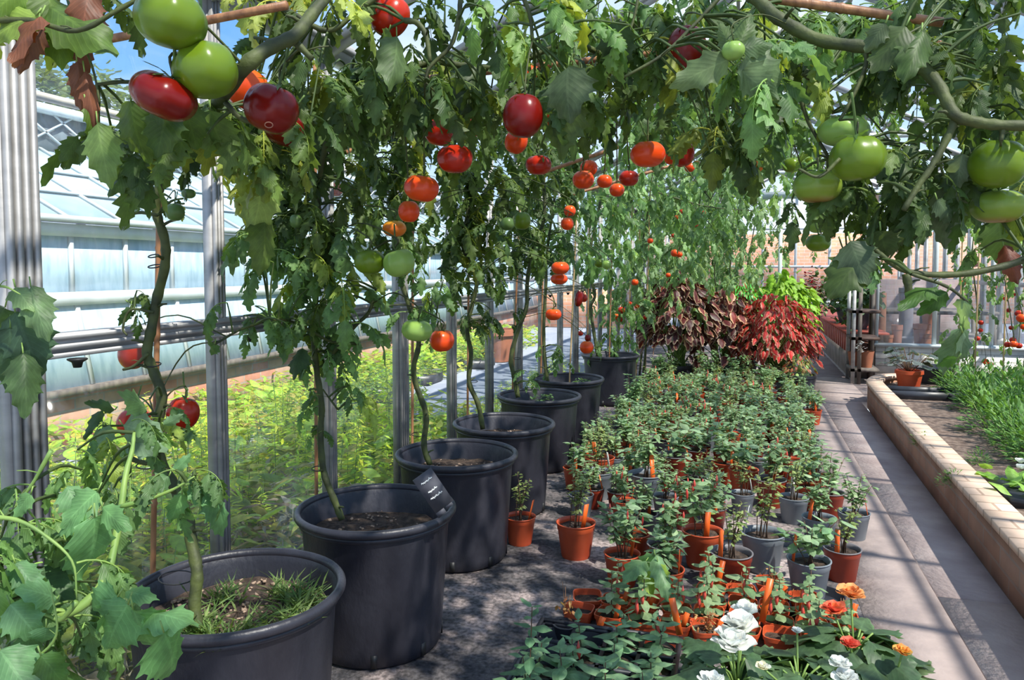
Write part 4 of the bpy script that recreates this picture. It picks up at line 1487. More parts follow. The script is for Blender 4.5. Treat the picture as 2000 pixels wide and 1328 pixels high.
# single leaves that stand out: base pixel, tip pixel, distance, width, colour, face turned to the lens
def hero(name, label, items, m=LEAF, seed=0, cat='leaf'):
    rng = np.random.default_rng(seed)
    q = MB()
    org = None
    st = MB()
    for (bx, by, tx, ty, d, wf, c) in items:
        a, b_ = at(bx, by, d), at(tx, ty, d * rng.uniform(.95, 1.03))
        if org is None:
            org = a.copy()
        v = b_ - a
        L_ = v.length
        nr = (O - a).normalized()
        nr = (nr + Vector((0, 0, .5)) + Vector(rng.normal(0, .3, 3))).normalized()
        x = v.cross(nr).normalized()
        z = x.cross(v).normalized()
        R = np.stack([np.array(x) * wf, np.array(v.normalized()), np.array(z)], 1) * L_
        q.inst(LEAFLETS[int(rng.integers(0, 4))], R[None], np.array([a - org]), np.array([c]))
        st.tube([a - org, a - org - v * .12 + Vector((0, 0, .008))], .0015, k=4)
    r_ = empty(name, org, label, cat)
    q.build('foliage', m, r_, smooth=True)
    st.build('leaf_stalk', STEM_NEW, r_, smooth=True)
    return r_


BR = (.20, .075, .04)
PG = (.16, .26, .11)
hero('leaf_spray', 'broad jagged leaf in front of the nearest glass post at the top, tips browned', [(95, -10, 125, 125, 1.15, 1.2, (.10, .17, .03)), (70, 30, -30, 60, 1.1, 1.1, (.22, .32, .06)), (90, 10, 195, 60, 1.15, .9, (.09, .16, .03)), (40, -20, -20, 20, 1.1, 1.2, (.16, .26, .05))], seed=1)
hero('dead_leaf', 'shrivelled brown dead leaf hanging from the top beside the nearest red tomato', [(175, -20, 155, 60, 1.15, .9, BR), (160, 30, 175, 150, 1.15, .5, (.13, .05, .035)), (150, 120, 165, 210, 1.15, .6, (.15, .06, .04)), (165, 140, 190, 230, 1.15, .45, BR), (170, 0, 200, 70, 1.17, .7, BR)], seed=2)
hero('dead_leaf', 'curled dark brown dead leaf at the corner above the nearest glass post', [(80, 30, 0, 105, 1.1, .8, BR), (60, 50, 15, 125, 1.1, .7, (.22, .08, .03)), (75, 45, 40, 110, 1.12, .7, (.12, .05, .03))], seed=3)
hero('leaf_spray', 'long curled half-yellow leaf dangling below the brown dead leaf', [(170, 205, 215, 290, 1.15, .7, (.09, .15, .03)), (190, 240, 205, 345, 1.15, .8, (.15, .24, .07))], seed=4)
hero('leaf_spray', 'big hanging leaf under the nearest red tomato', [(255, 195, 262, 322, 1.2, .95, (.075, .13, .025)), (330, 215, 300, 300, 1.22, 1.3, (.06, .11, .02)), (360, 200, 385, 300, 1.25, 1.0, (.06, .11, .02)), (410, 215, 425, 320, 1.3, .9, (.10, .17, .04))], seed=5)
hero('leaf_spray', 'mottled yellow-green leaf hanging beside the foliage of the second plant', [(520, 340, 490, 460, 1.75, .95, (.24, .33, .09)), (515, 420, 530, 520, 1.78, .8, (.09, .14, .03))], seed=6)
hero('leaf_spray', 'pale veined leaf spray beside the lone red tomato at the top', [(1425, 115, 1310, 165, 1.35, .8, (.13, .19, .08)), (1455, 110, 1550, 195, 1.35, 1.0, (.14, .21, .10)), (1440, 100, 1470, 15, 1.35, .8, (.10, .16, .05)), (1440, 95, 1515, 80, 1.35, .9, (.09, .15, .06)), (1430, 100, 1400, 40, 1.36, .8, (.10, .15, .05)), (1440, 130, 1490, 180, 1.37, .9, (.12, .18, .08))], seed=7)
hero('leaf_spray', 'pointed dark leaf hanging above the cluster of two red tomatoes by the long cane', [(1110, 130, 1098, 215, 1.6, 1.4, (.08, .12, .055)), (1110, 180, 1075, 280, 1.65, 1.0, (.08, .13, .03))], seed=8)
hero('leaf_spray', 'tall dark serrated leaf hanging beside the orange tomato near the roof', [(1205, 40, 1205, 155, 1.7, .95, (.045, .08, .035)), (1160, 130, 1195, 180, 1.75, 1.1, (.07, .13, .03))], seed=9)
hero('leaf_spray', 'slim serrated leaf hanging under the middle of the long cane', [(890, 150, 888, 245, 1.8, .75, (.07, .12, .03)), (930, 120, 915, 200, 1.85, .95, (.05, .085, .03)), (830, 160, 825, 230, 1.85, .9, (.05, .085, .03))], seed=10)
hero('leaf_spray', 'narrow leaf hanging below the big red tomato at the roof corner', [(775, 70, 780, 155, 1.6, .9, (.10, .16, .06)), (760, 60, 735, 95, 1.6, 1.0, (.14, .24, .07))], seed=11)
hero('leaf_spray', 'large dark leaf hanging over the path in front of two green tomatoes', [(1700, 490, 1630, 550, 1.35, 1.1, (.06, .10, .025)), (1660, 470, 1690, 545, 1.35, 1.2, (.08, .12, .06)), (1720, 450, 1735, 520, 1.35, 1.0, (.06, .10, .03))], seed=12)
hero('leaf_spray', 'long pale grey-green leaf drooping in front of the white brick wall', [(1880, 585, 1870, 650, 1.3, 1.1, (.17, .27, .15)), (1880, 640, 1850, 745, 1.3, .8, (.12, .20, .10)), (1880, 650, 1915, 680, 1.3, 1.1, (.17, .27, .15)), (1850, 570, 1790, 615, 1.3, .8, (.05, .12, .02)), (1830, 560, 1760, 572, 1.32, .7, (.06, .13, .03)), (1870, 700, 1815, 705, 1.3, .6, (.08, .18, .03))], seed=13)
hero('leaf_spray', 'dark hanging leaf in the gap between the green tomato clusters over the bed', [(1880, 300, 1865, 375, 1.35, .9, (.11, .16, .10)), (1830, 390, 1870, 430, 1.35, 1.0, (.07, .11, .05)), (1790, 400, 1830, 470, 1.35, 1.2, (.05, .09, .03)), (1850, 360, 1850, 470, 1.4, .8, (.10, .14, .08))], seed=14)
hero('leaf_spray', 'half-brown leaf hanging among cherry tomatoes over the far side of the bed', [(1950, 430, 1965, 520, 1.6, 1.1, (.10, .17, .04)), (1960, 480, 1985, 530, 1.6, .7, (.16, .05, .03))], seed=15)
hero('leaf_spray', 'pair of dark leaves on the thick vine above the path', [(1770, 50, 1700, 130, 1.3, 1.1, (.055, .09, .025)), (1800, 60, 1790, 115, 1.3, .8, (.06, .11, .025)), (1730, 45, 1690, 95, 1.3, 1.0, (.09, .13, .06))], seed=16)

# ================================================================== TOMATOES
def tomato_mesh(kind, ribs, rib, squash, seed, dimple=.16):
    """fruit of radius .042 with its stem end up"""
    rg = np.random.default_rng(seed)
    nu, nv = 40, 24
    ph = rg.uniform(0, 6, 4)
    V = []
    R0 = .042
    for j in range(nv + 1):
        th = PI * j / nv
        for i in range(nu):
            a = 2 * PI * i / nu
            top = max(0, math.cos(th))
            rb = 1 + rib * math.cos(ribs * a + ph[0]) * (math.sin(th) ** .6) * (.35 + .65 * top) + .02 * math.cos(2 * a + ph[1]) + .015 * math.sin(3 * a + ph[2])
            r = R0 * math.sin(th) ** .92 * rb
            z = R0 * squash * math.cos(th)
            dd = math.exp(-(math.sin(th) / .33) ** 2)
            z -= (dimple * R0 * dd if math.cos(th) > 0 else -.05 * R0 * dd)
            V.append((r * math.cos(a), r * math.sin(a), z))
    Q = [(j * nu + i, (j + 1) * nu + i, (j + 1) * nu + (i + 1) % nu, j * nu + (i + 1) % nu) for j in range(nv) for i in range(nu)]
    o = MB().add(V, Q=Q).build('tomato', SKIN[kind], smooth=True)
    me = o.data
    bpy.data.objects.remove(o)
    return me


FMESH = {}
for kd in SKIN:
    FMESH[kd] = [tomato_mesh(kd, 6, .03, .86, 1), tomato_mesh(kd, 7, .075, .78, 2, .22), tomato_mesh(kd, 5, .012, .95, 3, .12)]


def calyx_mesh(L_, seed):
    rg = np.random.default_rng(seed)
    q = MB()
    n = 6
    a = np.arange(n) * 2 * PI / n + rg.uniform(-.2, .2, n)
    P_ = np.stack([np.cos(a) * .002, np.sin(a) * .002, np.full(n, .030)], 1)
    D = np.stack([np.cos(a), np.sin(a), rg.uniform(.1, .7, n)], 1)
    scatter(q, LANCE, P_, D, rg.uniform(.026, .036, n), tints(n, (.10, .19, .05), .2, rng=rg), rng=rg, roll=.2)
    q.tube(smooth_path([(0, 0, .026), (.002, 0, .045), (.010 * math.cos(seed), .010 * math.sin(seed), .06), (.02 * math.cos(seed), .02 * math.sin(seed), .058 + L_)], 4), .0022, k=6, col=(.10, .17, .05))
    q.lathe([(0, .048), (.0035, .050), (.0035, .054), (0, .056)], k=6, col=(.10, .16, .05))
    o = q.build('calyx', LEAF_SMALL, smooth=True)
    me = o.data
    bpy.data.objects.remove(o)
    return me


CAL = [calyx_mesh(.03, i) for i in range(4)]
tn = 0
PATHALL = np.vstack(PATHS)


def tomato(px, py, w, kind, label, D=.085, shape=None, h=None, group=None, roll=0.0, pitch=0.0, cat='tomato', dist=None):
    global tn
    tn += 1
    d = FPX * D / w if dist is None else dist
    if dist is not None:
        D = w * dist / FPX
    rg = random.Random(tn)
    sh = shape if shape is not None else tn % 3
    o = bpy.data.objects.new('tomato' if D > .04 else 'cherry_tomato', FMESH[kind][sh])
    COL.objects.link(o)
    o.location = at(px, py, d)
    s_ = D / .084
    sz = s_ if h is None else s_ * (h / w) / (.86, .78, .95)[sh]
    o.scale = (s_, s_, sz)
    o.rotation_euler = Matrix.Rotation(YAW, 3, 'Z').to_euler() if False else (pitch, roll, YAW)
    tag(o, label, cat, group)
    c = bpy.data.objects.new('calyx', CAL[tn % 4])
    COL.objects.link(c)
    c.parent = o
    c.rotation_euler = (0, 0, rg.uniform(0, 6))
    bpy.context.view_layer.update() if False else None
    M_ = Matrix.LocRotScale(o.location, o.rotation_euler, o.scale)
    a = np.array(M_ @ Vector((.014 * math.cos(1), 0, .058)) if False else M_ @ Vector((0, 0, .034)))
    pts = PATHALL[(PATHALL[:, 2] > a[2] - .02)]
    dd_ = np.linalg.norm(pts - a, axis=1) if len(pts) else np.array([9.])
    if len(pts) and dd_.min() < .8:
        b_ = pts[dd_.argmin()]
    else:
        b_ = a + np.array([rg.uniform(-.04, .04), rg.uniform(-.04, .04), .16 if D > .04 else .07])
    L_ = np.linalg.norm(b_ - a)
    m_ = (a + b_) / 2 + np.array([0, 0, .18 * L_])
    r0 = .0021 if D > .04 else .0012
    tr_ = MB().tube(smooth_path([a, a + np.array([0, 0, min(.03, L_ * .3)]), m_, b_], 4), r0, k=6).build('fruit_stalk', STEM, o, smooth=True)
    tr_.matrix_parent_inverse = M_.inverted()
    return o


TOMS = [  # px, py, width, kind, label, real size, shape, height px, roll
    (334, 38, 136, 'green', 'biggest green tomato at the top, above the green one touching two red ones', .098, 1, 112, .2),
    (402, 137, 123, 'green', 'glossy green tomato wedged between two dark red tomatoes', .092, 1, 110, -.15),
    (320, 188, 128, 'dark', 'kidney-shaped dark red tomato hung nearest the first glass post', .095, 1, 88, .42),
    (482, 172, 76, 'bright', 'bright red tomato half hidden behind the thick stem', .080, 0, 84, .5),
    (531, 212, 106, 'dark', 'dark red tomato with a pale sticker-like scar, below the thick stem', .092, 1, 98, .35),
    (556, 252, 76, 'dark', 'dark red tomato tucked under the scarred one', .080, 2, 68, .3),
    (762, 32, 76, 'red', 'red tomato at the very top beside the roof rafter', .085, 2, 84, .5),
    (722, 22, 52, 'dark', 'dark tomato at the top hidden by leaves beside the rafter', .07, 0, 50, 0),
    (1022, 226, 79, 'dark', 'big dark red oval tomato under the long horizontal cane', .088, 2, 88, .1),
    (1076, 220, 50, 'bright', 'bright orange-red tomato behind the big oval red one', .078, 0, 56, 0),
    (1008, 276, 44, 'bright', 'red tomato peeping out beneath the big oval one', .075, 0, 50, .4),
    (1052, 322, 50, 'red', 'pale red tomato under a drooping leaf below the oval one', .078, 1, 40, 0),
    (1030, 147, 56, 'bright', 'orange-red tomato glimpsed right above the long cane', .08, 1, 40, 0),
    (1166, 68, 40, 'bright', 'orange-red tomato beside the tall serrated leaf near the roof', .075, 0, 34, 0),
    (1172, 128, 40, 'red', 'red tomato behind leaves just below the one near the roof', .075, 0, 34, 0),
    (1342, 97, 76, 'dark', 'lone dark red tomato beside the pale veined leaf spray', .088, 2, 96, -.1),
    (1098, -8, 62, 'green', 'green tomato cut off by the top of the picture over the long cane', .088, 1, 46, 0),
    (857, 259, 56, 'red', 'upper red tomato of the pair under the slim serrated leaf', .080, 0, 52, .2),
    (889, 310, 69, 'red', 'lower and larger red tomato of the pair under the slim serrated leaf', .086, 1, 58, 0),
    (928, 246, 46, 'bright', 'red tomato mostly hidden by leaves beside the pair', .075, 0, 40, 0),
    (824, 368, 68, 'bright', 'broad orange-red tomato with a leaf hanging over its top', .086, 1, 54, .15),
    (799, 413, 42, 'bright', 'small round orange-red tomato right under the broad one', .058, 2, 44, 0),
    (770, 446, 46, 'orange', 'yellow-orange tomato behind the stem above the two green tomatoes', .07, 0, 34, 0),
    (656, 277, 42, 'bright', 'red tomato behind leaves over the slate-tagged pot', .07, 2, 46, 0),
    (656, 370, 28, 'red', 'small red tomato deep in the leaves of the second plant', .06, 0, 28, 0),
    (722, 511, 60, 'green', 'flattish green tomato, the one nearer the cane, over the slate-tagged pot', .084, 0, 50, 0),
    (780, 513, 62, 'lime', 'paler ribbed green tomato touching the flattish green one', .086, 1, 56, -.3),
    (815, 645, 60, 'lime', 'pale green tomato with light streaks beside the red one over the third pot', .084, 1, 45, .1),
    (863, 665, 48, 'bright', 'round red tomato beside the pale green one over the third pot', .078, 0, 45, 0),
    (259, 690, 54, 'red', 'red tomato behind the lone stem, level with the wall rail', .078, 2, 64, .1),
    (357, 807, 60, 'red', 'round red tomato against the glass beside the stem of the nearest plant', .078, 0, 66, .2),
    (262, 826, 62, 'red', 'red tomato half hidden by grey-green leaves near the nearest cane', .080, 0, 60, 0),
    (302, 838, 50, 'dark', 'dark red tomato directly behind the nearest cane', .075, 1, 48, 0),
    (-4, 808, 26, 'red', 'red tomato at the edge of the picture in front of the nearest glass post', .07, 0, 50, 0),
    (12, 1068, 26, 'red', 'red tomato deep inside the bright green foreground plant', .06, 2, 52, 0),
    (1150, 328, 34, 'bright', 'uppermost tomato of the loose cluster on the thin cane', .062, 2, 32, 0),
    (1139, 351, 42, 'bright', 'second tomato down in the loose cluster on the thin cane', .072, 0, 37, 0),
    (1181, 354, 30, 'bright', 'middle small tomato of the loose cluster on the thin cane', .055, 2, 27, 0),
    (1205, 371, 29, 'bright', 'lowest small tomato of the loose cluster on the thin cane', .055, 2, 27, 0),
    (1228, 348, 38, 'red', 'dull red tomato at the far end of the loose cluster', .065, 0, 32, 0),
    (1265, 301, 68, 'bright', 'shiny squat orange-red tomato with a bright highlight, in the open', .086, 0, 52, 0),
    (1313, 303, 36, 'bright', 'orange-red tomato right behind the shiny squat one', .065, 2, 38, 0),
    (1336, 300, 40, 'red', 'red tomato half covered by leaves beside the shiny squat one', .07, 0, 50, 0),
    (1482, 316, 38, 'orange', 'yellow-orange tomato half covered by a leaf before the roof panes', .075, 2, 40, 0),
    (1113, 412, 23, 'bright', 'upper one of two small tomatoes beside the pale slim cane', .05, 2, 23, 0),
    (1108, 437, 25, 'bright', 'lower one of two small tomatoes beside the pale slim cane', .053, 2, 26, 0),
    (1094, 523, 35, 'bright', 'upper bright orange tomato stacked on another over the fifth pot', .075, 0, 26, 0),
    (1092, 545, 33, 'bright', 'lower orange-red tomato of the stacked pair over the fifth pot', .072, 1, 22, 0),
    (1081, 614, 31, 'bright', 'orange-red tomato on a long drooping stalk over the sixth pot', .072, 1, 24, 0),
    (1146, 678, 27, 'bright', 'bright tomato resting at the rim of the last black pot', .075, 2, 26, 0),
    (1140, 582, 15, 'red', 'small red tomato hanging by the cane of the last pot', .045, 2, 17, 0),
    (1131, 583, 16, 'dark', 'split dark red tomato beside the cane of the last pot', .045, 1, 34, .2),
    (1134, 651, 10, 'red', 'tiny red tomato just above the one at the last pot rim', .03, 2, 10, 0),
    (1148, 660, 12, 'dark', 'tiny dark tomato touching the one at the last pot rim', .032, 2, 14, 0),
    (991, 437, 26, 'shade', 'dark green tomato, shaded one of the pair in the fourth plant', .06, 2, 27, 0),
    (1020, 431, 34, 'green', 'mid-green tomato, larger one of the pair above the fifth pot', .072, 2, 36, 0),
    (1170, 514, 18, 'green', 'smaller of two little green tomatoes above the last pot', .05, 2, 17, 0),
    (1185, 517, 19, 'lime', 'paler of two little green tomatoes above the last pot', .052, 2, 18, 0),
    (1140, 553, 12, 'lime', 'tiny pale green tomato by the curled stalk over the last pot', .035, 2, 11, 0),
    (1648, 256, 94, 'lime', 'pale green tomato behind the glossy green one over the path', .092, 1, 60, 0),
    (1675, 309, 103, 'green', 'large glossy green tomato with a highlight, hung over the path', .092, 1, 92, -.05),
    (1597, 364, 90, 'blush', 'squat green tomato with a brownish base, lowest of its cluster', .088, 1, 66, 0),
    (1545, 322, 34, 'green', 'small green tomato between leaves beside the squat one', .06, 2, 30, 0),
    (1598, 437, 42, 'lime', 'pale green tomato beneath the squat one with the brownish base', .07, 2, 38, 0),
    (1598, 474, 46, 'green', 'green tomato shaded under two pale leaves above the path', .072, 0, 36, 0),
    (1652, 528, 62, 'lime', 'pale green tomato mostly behind a large dark leaf', .078, 2, 60, 0),
    (1693, 541, 44, 'lime', 'yellowish green tomato with a bright spot under the large dark leaf', .066, 2, 36, 0),
    (1887, 184, 86, 'shade', 'dark green tomato tucked under the thick arching vine', .088, 0, 78, 0),
    (1972, 178, 78, 'shade', 'dark green tomato beyond the thick arching vine, next to a notched leaf', .085, 0, 74, 0),
    (1949, 320, 102, 'green', 'large green tomato hung under the end of the arching vine', .092, 2, 96, .1),
    (1908, 392, 44, 'green', 'green tomato showing behind the yellow-green ribbed one', .072, 0, 64, 0),
    (1950, 403, 96, 'blush', 'yellow-green ribbed tomato with a rusty base under the large green one', .090, 1, 68, 0),
    (1998, 360, 46, 'shade', 'dark green tomato at the picture edge behind the large green one', .08, 0, 70, 0),
    (1456, 263, 22, 'green', 'small green fruit among leaves before the tie beam', .04, 2, 24, 0),
    (1437, 270, 18, 'shade', 'small dark green fruit among leaves before the tie beam', .035, 2, 18, 0),
    (1432, 99, 44, 'lime', 'pale green knobbly young fruit in the middle of the pale veined leaf spray', .040, 1, 38, 0),
    (342, 414, 36, 'shade', 'small unripe dark fruit on the bare upper stem of the nearest plant', .04, 2, 36, 0),
    (368, 378, 26, 'shade', 'withered little fruit on a curled stalk of the nearest plant', .028, 0, 20, 0),
    (578, 432, 24, 'shade', 'small dark green fruit in the second plant, high by its cane', .035, 2, 28, 0),
]
for px, py, wpx, kd, lab, D, sh, h, rl_ in TOMS:
    o_ = tomato(px, py, wpx, kd, lab, D, sh, h, roll=rl_)
    if 'scar' in lab and 'nearest' not in lab and px == 531:
        sc_p = at(525, 244, FPX * D / wpx - .038)
        nv = (O - sc_p).normalized() + Vector((0, 0, -.45))
        Rs = nv.to_track_quat('Z', 'Y').to_matrix()
        a_ = np.linspace(0, 2 * PI, 21)
        ring = np.stack([.0062 * np.cos(a_), .0048 * np.sin(a_), np.zeros(21)], 1) @ np.array(Rs).T + np.array(sc_p)
        sc = MB().tube(ring, .0009, k=6).build('pale_scar', MARKER_PINK, o_, smooth=True)
        sc.matrix_parent_inverse = Matrix.LocRotScale(o_.location, o_.rotation_euler, o_.scale).inverted()
# cherry tomatoes
CH = [(1905, 515, 14, 8.0), (1952, 492, 12, 8), (1880, 553, 12, 8), (1964, 583, 9, 7), (1979, 575, 9, 7), (1942, 561, 10, 8), (1970, 606, 9, 7.5), (1995, 621, 18, 5.2), (1990, 612, 14, 5.25), (1999, 638, 12, 5.2), (1980, 672, 14, 5.2), (1968, 673, 12, 5.3), (1990, 675, 12, 5.2),
      (1978, 664, 12, 5.25), (1925, 706, 12, 7.5), (1935, 712, 10, 7.5), (1981, 447, 12, 7), (1972, 462, 10, 7), (1993, 440, 11, 7), (1984, 500, 11, 7), (1909, 661, 10, 7.5), (1915, 645, 9, 7.6), (1916, 630, 10, 7.6), (1975, 640, 9, 6.0),
      (1318, 494, 16, 6.5), (1327, 497, 12, 6.5), (1270, 470, 12, 6.8), (1305, 537, 10, 6.8), (1240, 551, 14, 7.0), (1214, 606, 15, 7.4), (1232, 594, 12, 7.4), (1244, 598, 10, 7.4), (1203, 618, 12, 7.6), (1210, 624, 12, 7.6), (1198, 600, 10, 7.6),
      (1322, 424, 9, 7.5), (1331, 413, 9, 7.4), (1342, 405, 8, 7.5), (1360, 440, 8, 7.5), (1375, 415, 8, 7.4), (1315, 460, 8, 7.2), (1260, 620, 10, 7.4), (1347, 327, 20, 5.0), (1330, 318, 18, 5.0), (1360, 320, 14, 5.1)]
for px, py, wd, dd in CH:
    if px > 1700:
        lab, grp = 'small red cherry tomato hanging in the plants over the far end of the bed', 'cherry tomatoes over the bed'
    elif py < 480:
        lab, grp = 'tiny red tomato scattered in the leaves high behind the pots', 'tiny red tomatoes in the leaves'
    else:
        lab, grp = 'small red tomato low between the last black pot and the dark red foliage', 'small tomatoes behind the last pot'
    tomato(px, py, wd, 'bright' if (px + py) % 3 == 0 else 'red', lab, group=grp, dist=dd, shape=2)

# ================================================================== BRIGHT TOMATO PLANT IN THE CORNER, nearest the lens
FG = [([(-40, 1190), (60, 1190), (140, 1195), (205, 1130), (232, 1020), (245, 930), (258, 880), (262, 845)], [1.15, 1.15, 1.15, 1.18, 1.22, 1.25, 1.28, 1.3], .0085),
      ([(-20, 1010), (30, 1015), (80, 1040), (140, 1095), (150, 1170)], 1.1, .0035), ([(235, 990), (290, 975), (340, 955), (380, 930)], 1.22, .004), ([(150, 1175), (120, 1210), (100, 1205), (60, 1190)], 1.12, .004),
      ([(220, 1160), (270, 1205), (330, 1245)], 1.12, .0028), ([(0, 1300), (60, 1290), (110, 1240), (100, 1150)], 1.05, .003), ([(-20, 560), (10, 560), (40, 575)], 1.1, .0025), ([(100, 880), (60, 950), (20, 1000)], 1.2, .0035)]
BG_ = (.13, .27, .10)
r_ = vine('bright green bushy tomato plant filling the corner in front of the nearest pot', FG,
          [(-20, 940, 160, 1120, 1.1, 1.35, 14, .20, 1), (-30, 1150, 160, 1330, 1.05, 1.35, 16, .2, 1), (150, 860, 260, 1000, 1.25, 1.4, 7, .15, 1), (340, 900, 390, 950, 1.2, 1.3, 4, .13, 1), (40, 1000, 200, 1180, 1.3, 1.5, 10, .18, 1)], 500, stem_m=STEM_NEW)
hero('leaf_spray', 'large bright leaf sprays overlapping the rim of the nearest pot', [
    (250, 1180, 180, 1290, 1.05, 1.1, (.13, .28, .10)), (260, 1190, 300, 1310, 1.05, .9, (.12, .25, .09)), (230, 1165, 145, 1210, 1.06, 1.0, (.14, .30, .11)), (230, 1160, 205, 1245, 1.07, .6, (.13, .27, .10)),
    (320, 1235, 375, 1328, 1.03, 1.25, (.12, .26, .09)), (285, 1200, 360, 1185, 1.08, .8, (.15, .31, .12)), (245, 1155, 310, 1165, 1.1, .9, (.15, .31, .12)), (300, 1225, 320, 1205, 1.08, 1.0, (.14, .28, .1))], seed=21)
hero('leaf_spray', 'pair of long bright leaves in front of the glass above the nearest pot', [
    (190, 960, 110, 1030, 1.15, 1.1, (.15, .31, .12)), (185, 1010, 190, 1150, 1.13, .95, (.14, .30, .12)), (170, 1000, 90, 1020, 1.14, .9, (.15, .31, .12)), (200, 990, 235, 1030, 1.14, .8, (.13, .28, .1)), (130, 950, 160, 1010, 1.16, 1.1, (.14, .28, .12)), (60, 965, 20, 1010, 1.14, 1.2, (.12, .25, .09))], seed=22)
hero('leaf_spray', 'serrated leaf drooping to a point beside the narrow glass post', [
    (355, 965, 330, 1030, 1.25, .8, (.13, .27, .10)), (410, 960, 465, 1045, 1.25, .75, (.09, .20, .08)), (370, 950, 410, 985, 1.25, .9, (.11, .24, .09)), (330, 930, 280, 960, 1.26, 1.1, (.08, .17, .06)), (340, 920, 370, 890, 1.26, .8, (.12, .25, .1))], seed=23)
hero('leaf_spray', 'dark shaded leaves low in the corner plant', [
    (60, 1120, 130, 1170, 1.2, 1.2, (.05, .11, .04)), (20, 1180, 75, 1240, 1.05, 1.3, (.13, .26, .12)), (90, 1225, 85, 1270, 1.05, 1.4, (.13, .27, .12)), (80, 1280, 130, 1340, 1.02, 1.0, (.08, .17, .04)), (0, 1270, 50, 1340, 1.02, 1.2, (.12, .25, .11)), (110, 1170, 60, 1140, 1.1, 1.0, (.14, .28, .13)), (30, 1100, 80, 1150, 1.1, 1.0, (.13, .26, .12))], seed=24)
hero('leaf_spray', 'grey-green leaves over the red tomatoes beside the nearest cane', [
    (240, 830, 300, 850, 1.5, 1.0, (.18, .27, .16)), (250, 860, 320, 870, 1.5, .8, (.16, .25, .15)), (215, 830, 185, 900, 1.5, .7, (.16, .26, .14)), (285, 800, 275, 770, 1.5, .9, (.14, .24, .1)), (200, 800, 160, 850, 1.5, .5, (.06, .11, .05)), (320, 830, 350, 815, 1.5, .8, (.14, .24, .12)), (225, 800, 190, 780, 1.5, .5, (.06, .11, .05))], seed=25)
hero('leaf_spray', 'broad dark leaf hanging in front of the nearest glass post at rail height', [
    (30, 610, 70, 720, 1.15, 1.1, (.055, .11, .06)), (20, 640, 15, 770, 1.15, 1.1, (.05, .10, .05)), (45, 690, 60, 780, 1.15, .8, (.06, .11, .04)), (60, 560, 80, 640, 1.15, .8, (.12, .20, .09)), (30, 560, 60, 600, 1.15, 1.0, (.16, .25, .11)), (10, 600, -30, 680, 1.15, 1.0, (.06, .11, .05))], seed=26)
hero('leaf_spray', 'narrow curling leaves on the shoot before the wall rail', [
    (255, 600, 235, 645, 1.76, .6, (.06, .11, .04)), (250, 590, 290, 570, 1.76, .5, (.05, .09, .03)), (420, 672, 408, 700, 1.95, .7, (.09, .18, .07)), (590, 680, 560, 720, 2.2, 1.1, (.04, .08, .03))], seed=27)

# ================================================================== SMALL POTTED PLANTS
def small_pot_meshes(m, R_=.065, H_=.115, k=28, rimcol=None):
    r_ = empty('potted_plant')
    MB().lathe([(0, .004), (R_ * .70, .004), (R_ * .72, 0), (R_ * .745, .004), (R_ * .94, H_ * .80), (R_ * .97, H_ * .82), (R_ * .985, H_ * .985)], k=k).build('pot', m, r_, smooth=True, sharp=50)
    MB().lathe([(R_ * .985, H_ * .975), (R_ * 1.03, H_ * .985), (R_ * 1.03, H_ * 1.01), (R_ * .95, H_ * 1.01), (R_ * .93, H_ * .9), (R_ * .92, H_ * .78)], k=k).build('rim', rimcol or m, r_, smooth=True)
    rg = np.random.default_rng(4)
    V = [(0, 0, H_ * .85)]
    for ir in (1, 2, 3):
        for ia in range(16):
            V.append((R_ * .93 * ir / 3 * math.cos(ia * PI / 8), R_ * .93 * ir / 3 * math.sin(ia * PI / 8), H_ * .85 + rg.uniform(-.003, .003)))
    T = [(0, 1 + i, 1 + (i + 1) % 16) for i in range(16)]
    Q = [(1 + a * 16 + i, 1 + (a + 1) * 16 + i, 1 + (a + 1) * 16 + (i + 1) % 16, 1 + a * 16 + (i + 1) % 16) for a in (0, 1) for i in range(16)]
    MB().add(V, T=T, Q=Q).build('soil', SOIL, r_, smooth=True)
    return r_


def bushy(r_, rng, H_, h, n, L_, c, c2, tpl, w=.05, buds=0, nst=5, zs=0.0):
    st, lf, bd = MB(), MB(), MB()
    for s_ in range(nst):
        a = rng.uniform(0, 6.28)
        tip = np.array([math.cos(a) * w * rng.uniform(.3, 1.2), math.sin(a) * w * rng.uniform(.3, 1.2), h * rng.uniform(.65, 1)])
        b_ = np.array([rng.normal(0, .008), rng.normal(0, .008), H_ * .84])
        top = b_ + tip
        pts = np.array([b_ + (top - b_) * np.array([f ** 1.4, f ** 1.4, f]) for f in np.linspace(0, 1, 5)])
        st.tube(pts, np.linspace(.0022, .001, 5), k=4)
        m_ = n // nst
        f = rng.uniform(.25, 1, m_) ** .8 if zs == 0 else rng.uniform(zs, 1, m_)
        P_ = np.stack([np.interp(f, np.linspace(0, 1, 5), pts[:, i]) for i in range(3)], 1)
        D = around(m_, rng, (-.2, .7))
        scatter(lf, tpl, P_ + D * .006, D, L_ * rng.uniform(.6, 1.15, m_), tints(m_, c, .3, c2, rng), rng=rng)
        for b in range(buds):
            p = pts[-1] + rng.normal(0, .012, 3)
            MB().tube([p, p + [0, 0, -.012], p + [.002, 0, -.026], p + [.002, 0, -.036]], [.0008, .0045, .0038, .0012], k=6).build('flower_bud', BUD, r_, smooth=True)
    st.build('stem', STEM_WOOD if nst > 3 else STEM, r_)
    lf.build('leaves', LEAF_SMALL, r_, smooth=True)
    return r_


BUD = plain('red_bud', (.60, .05, .04), (.75, .14, .10), rough=.4, scale=20)


def label_stick(r_, m, H_, R_, rg):
    a = rg.uniform(-2.6, -.5)
    R = Matrix.Rotation(a + PI / 2, 3, 'Z') @ Matrix.Rotation(rg.uniform(-.25, .25), 3, 'X')
    MB().box((math.cos(a) * R_ * .75, math.sin(a) * R_ * .75, H_ + .026), (.017, .0015, .105), rot=R).build('plant_label', m, r_)


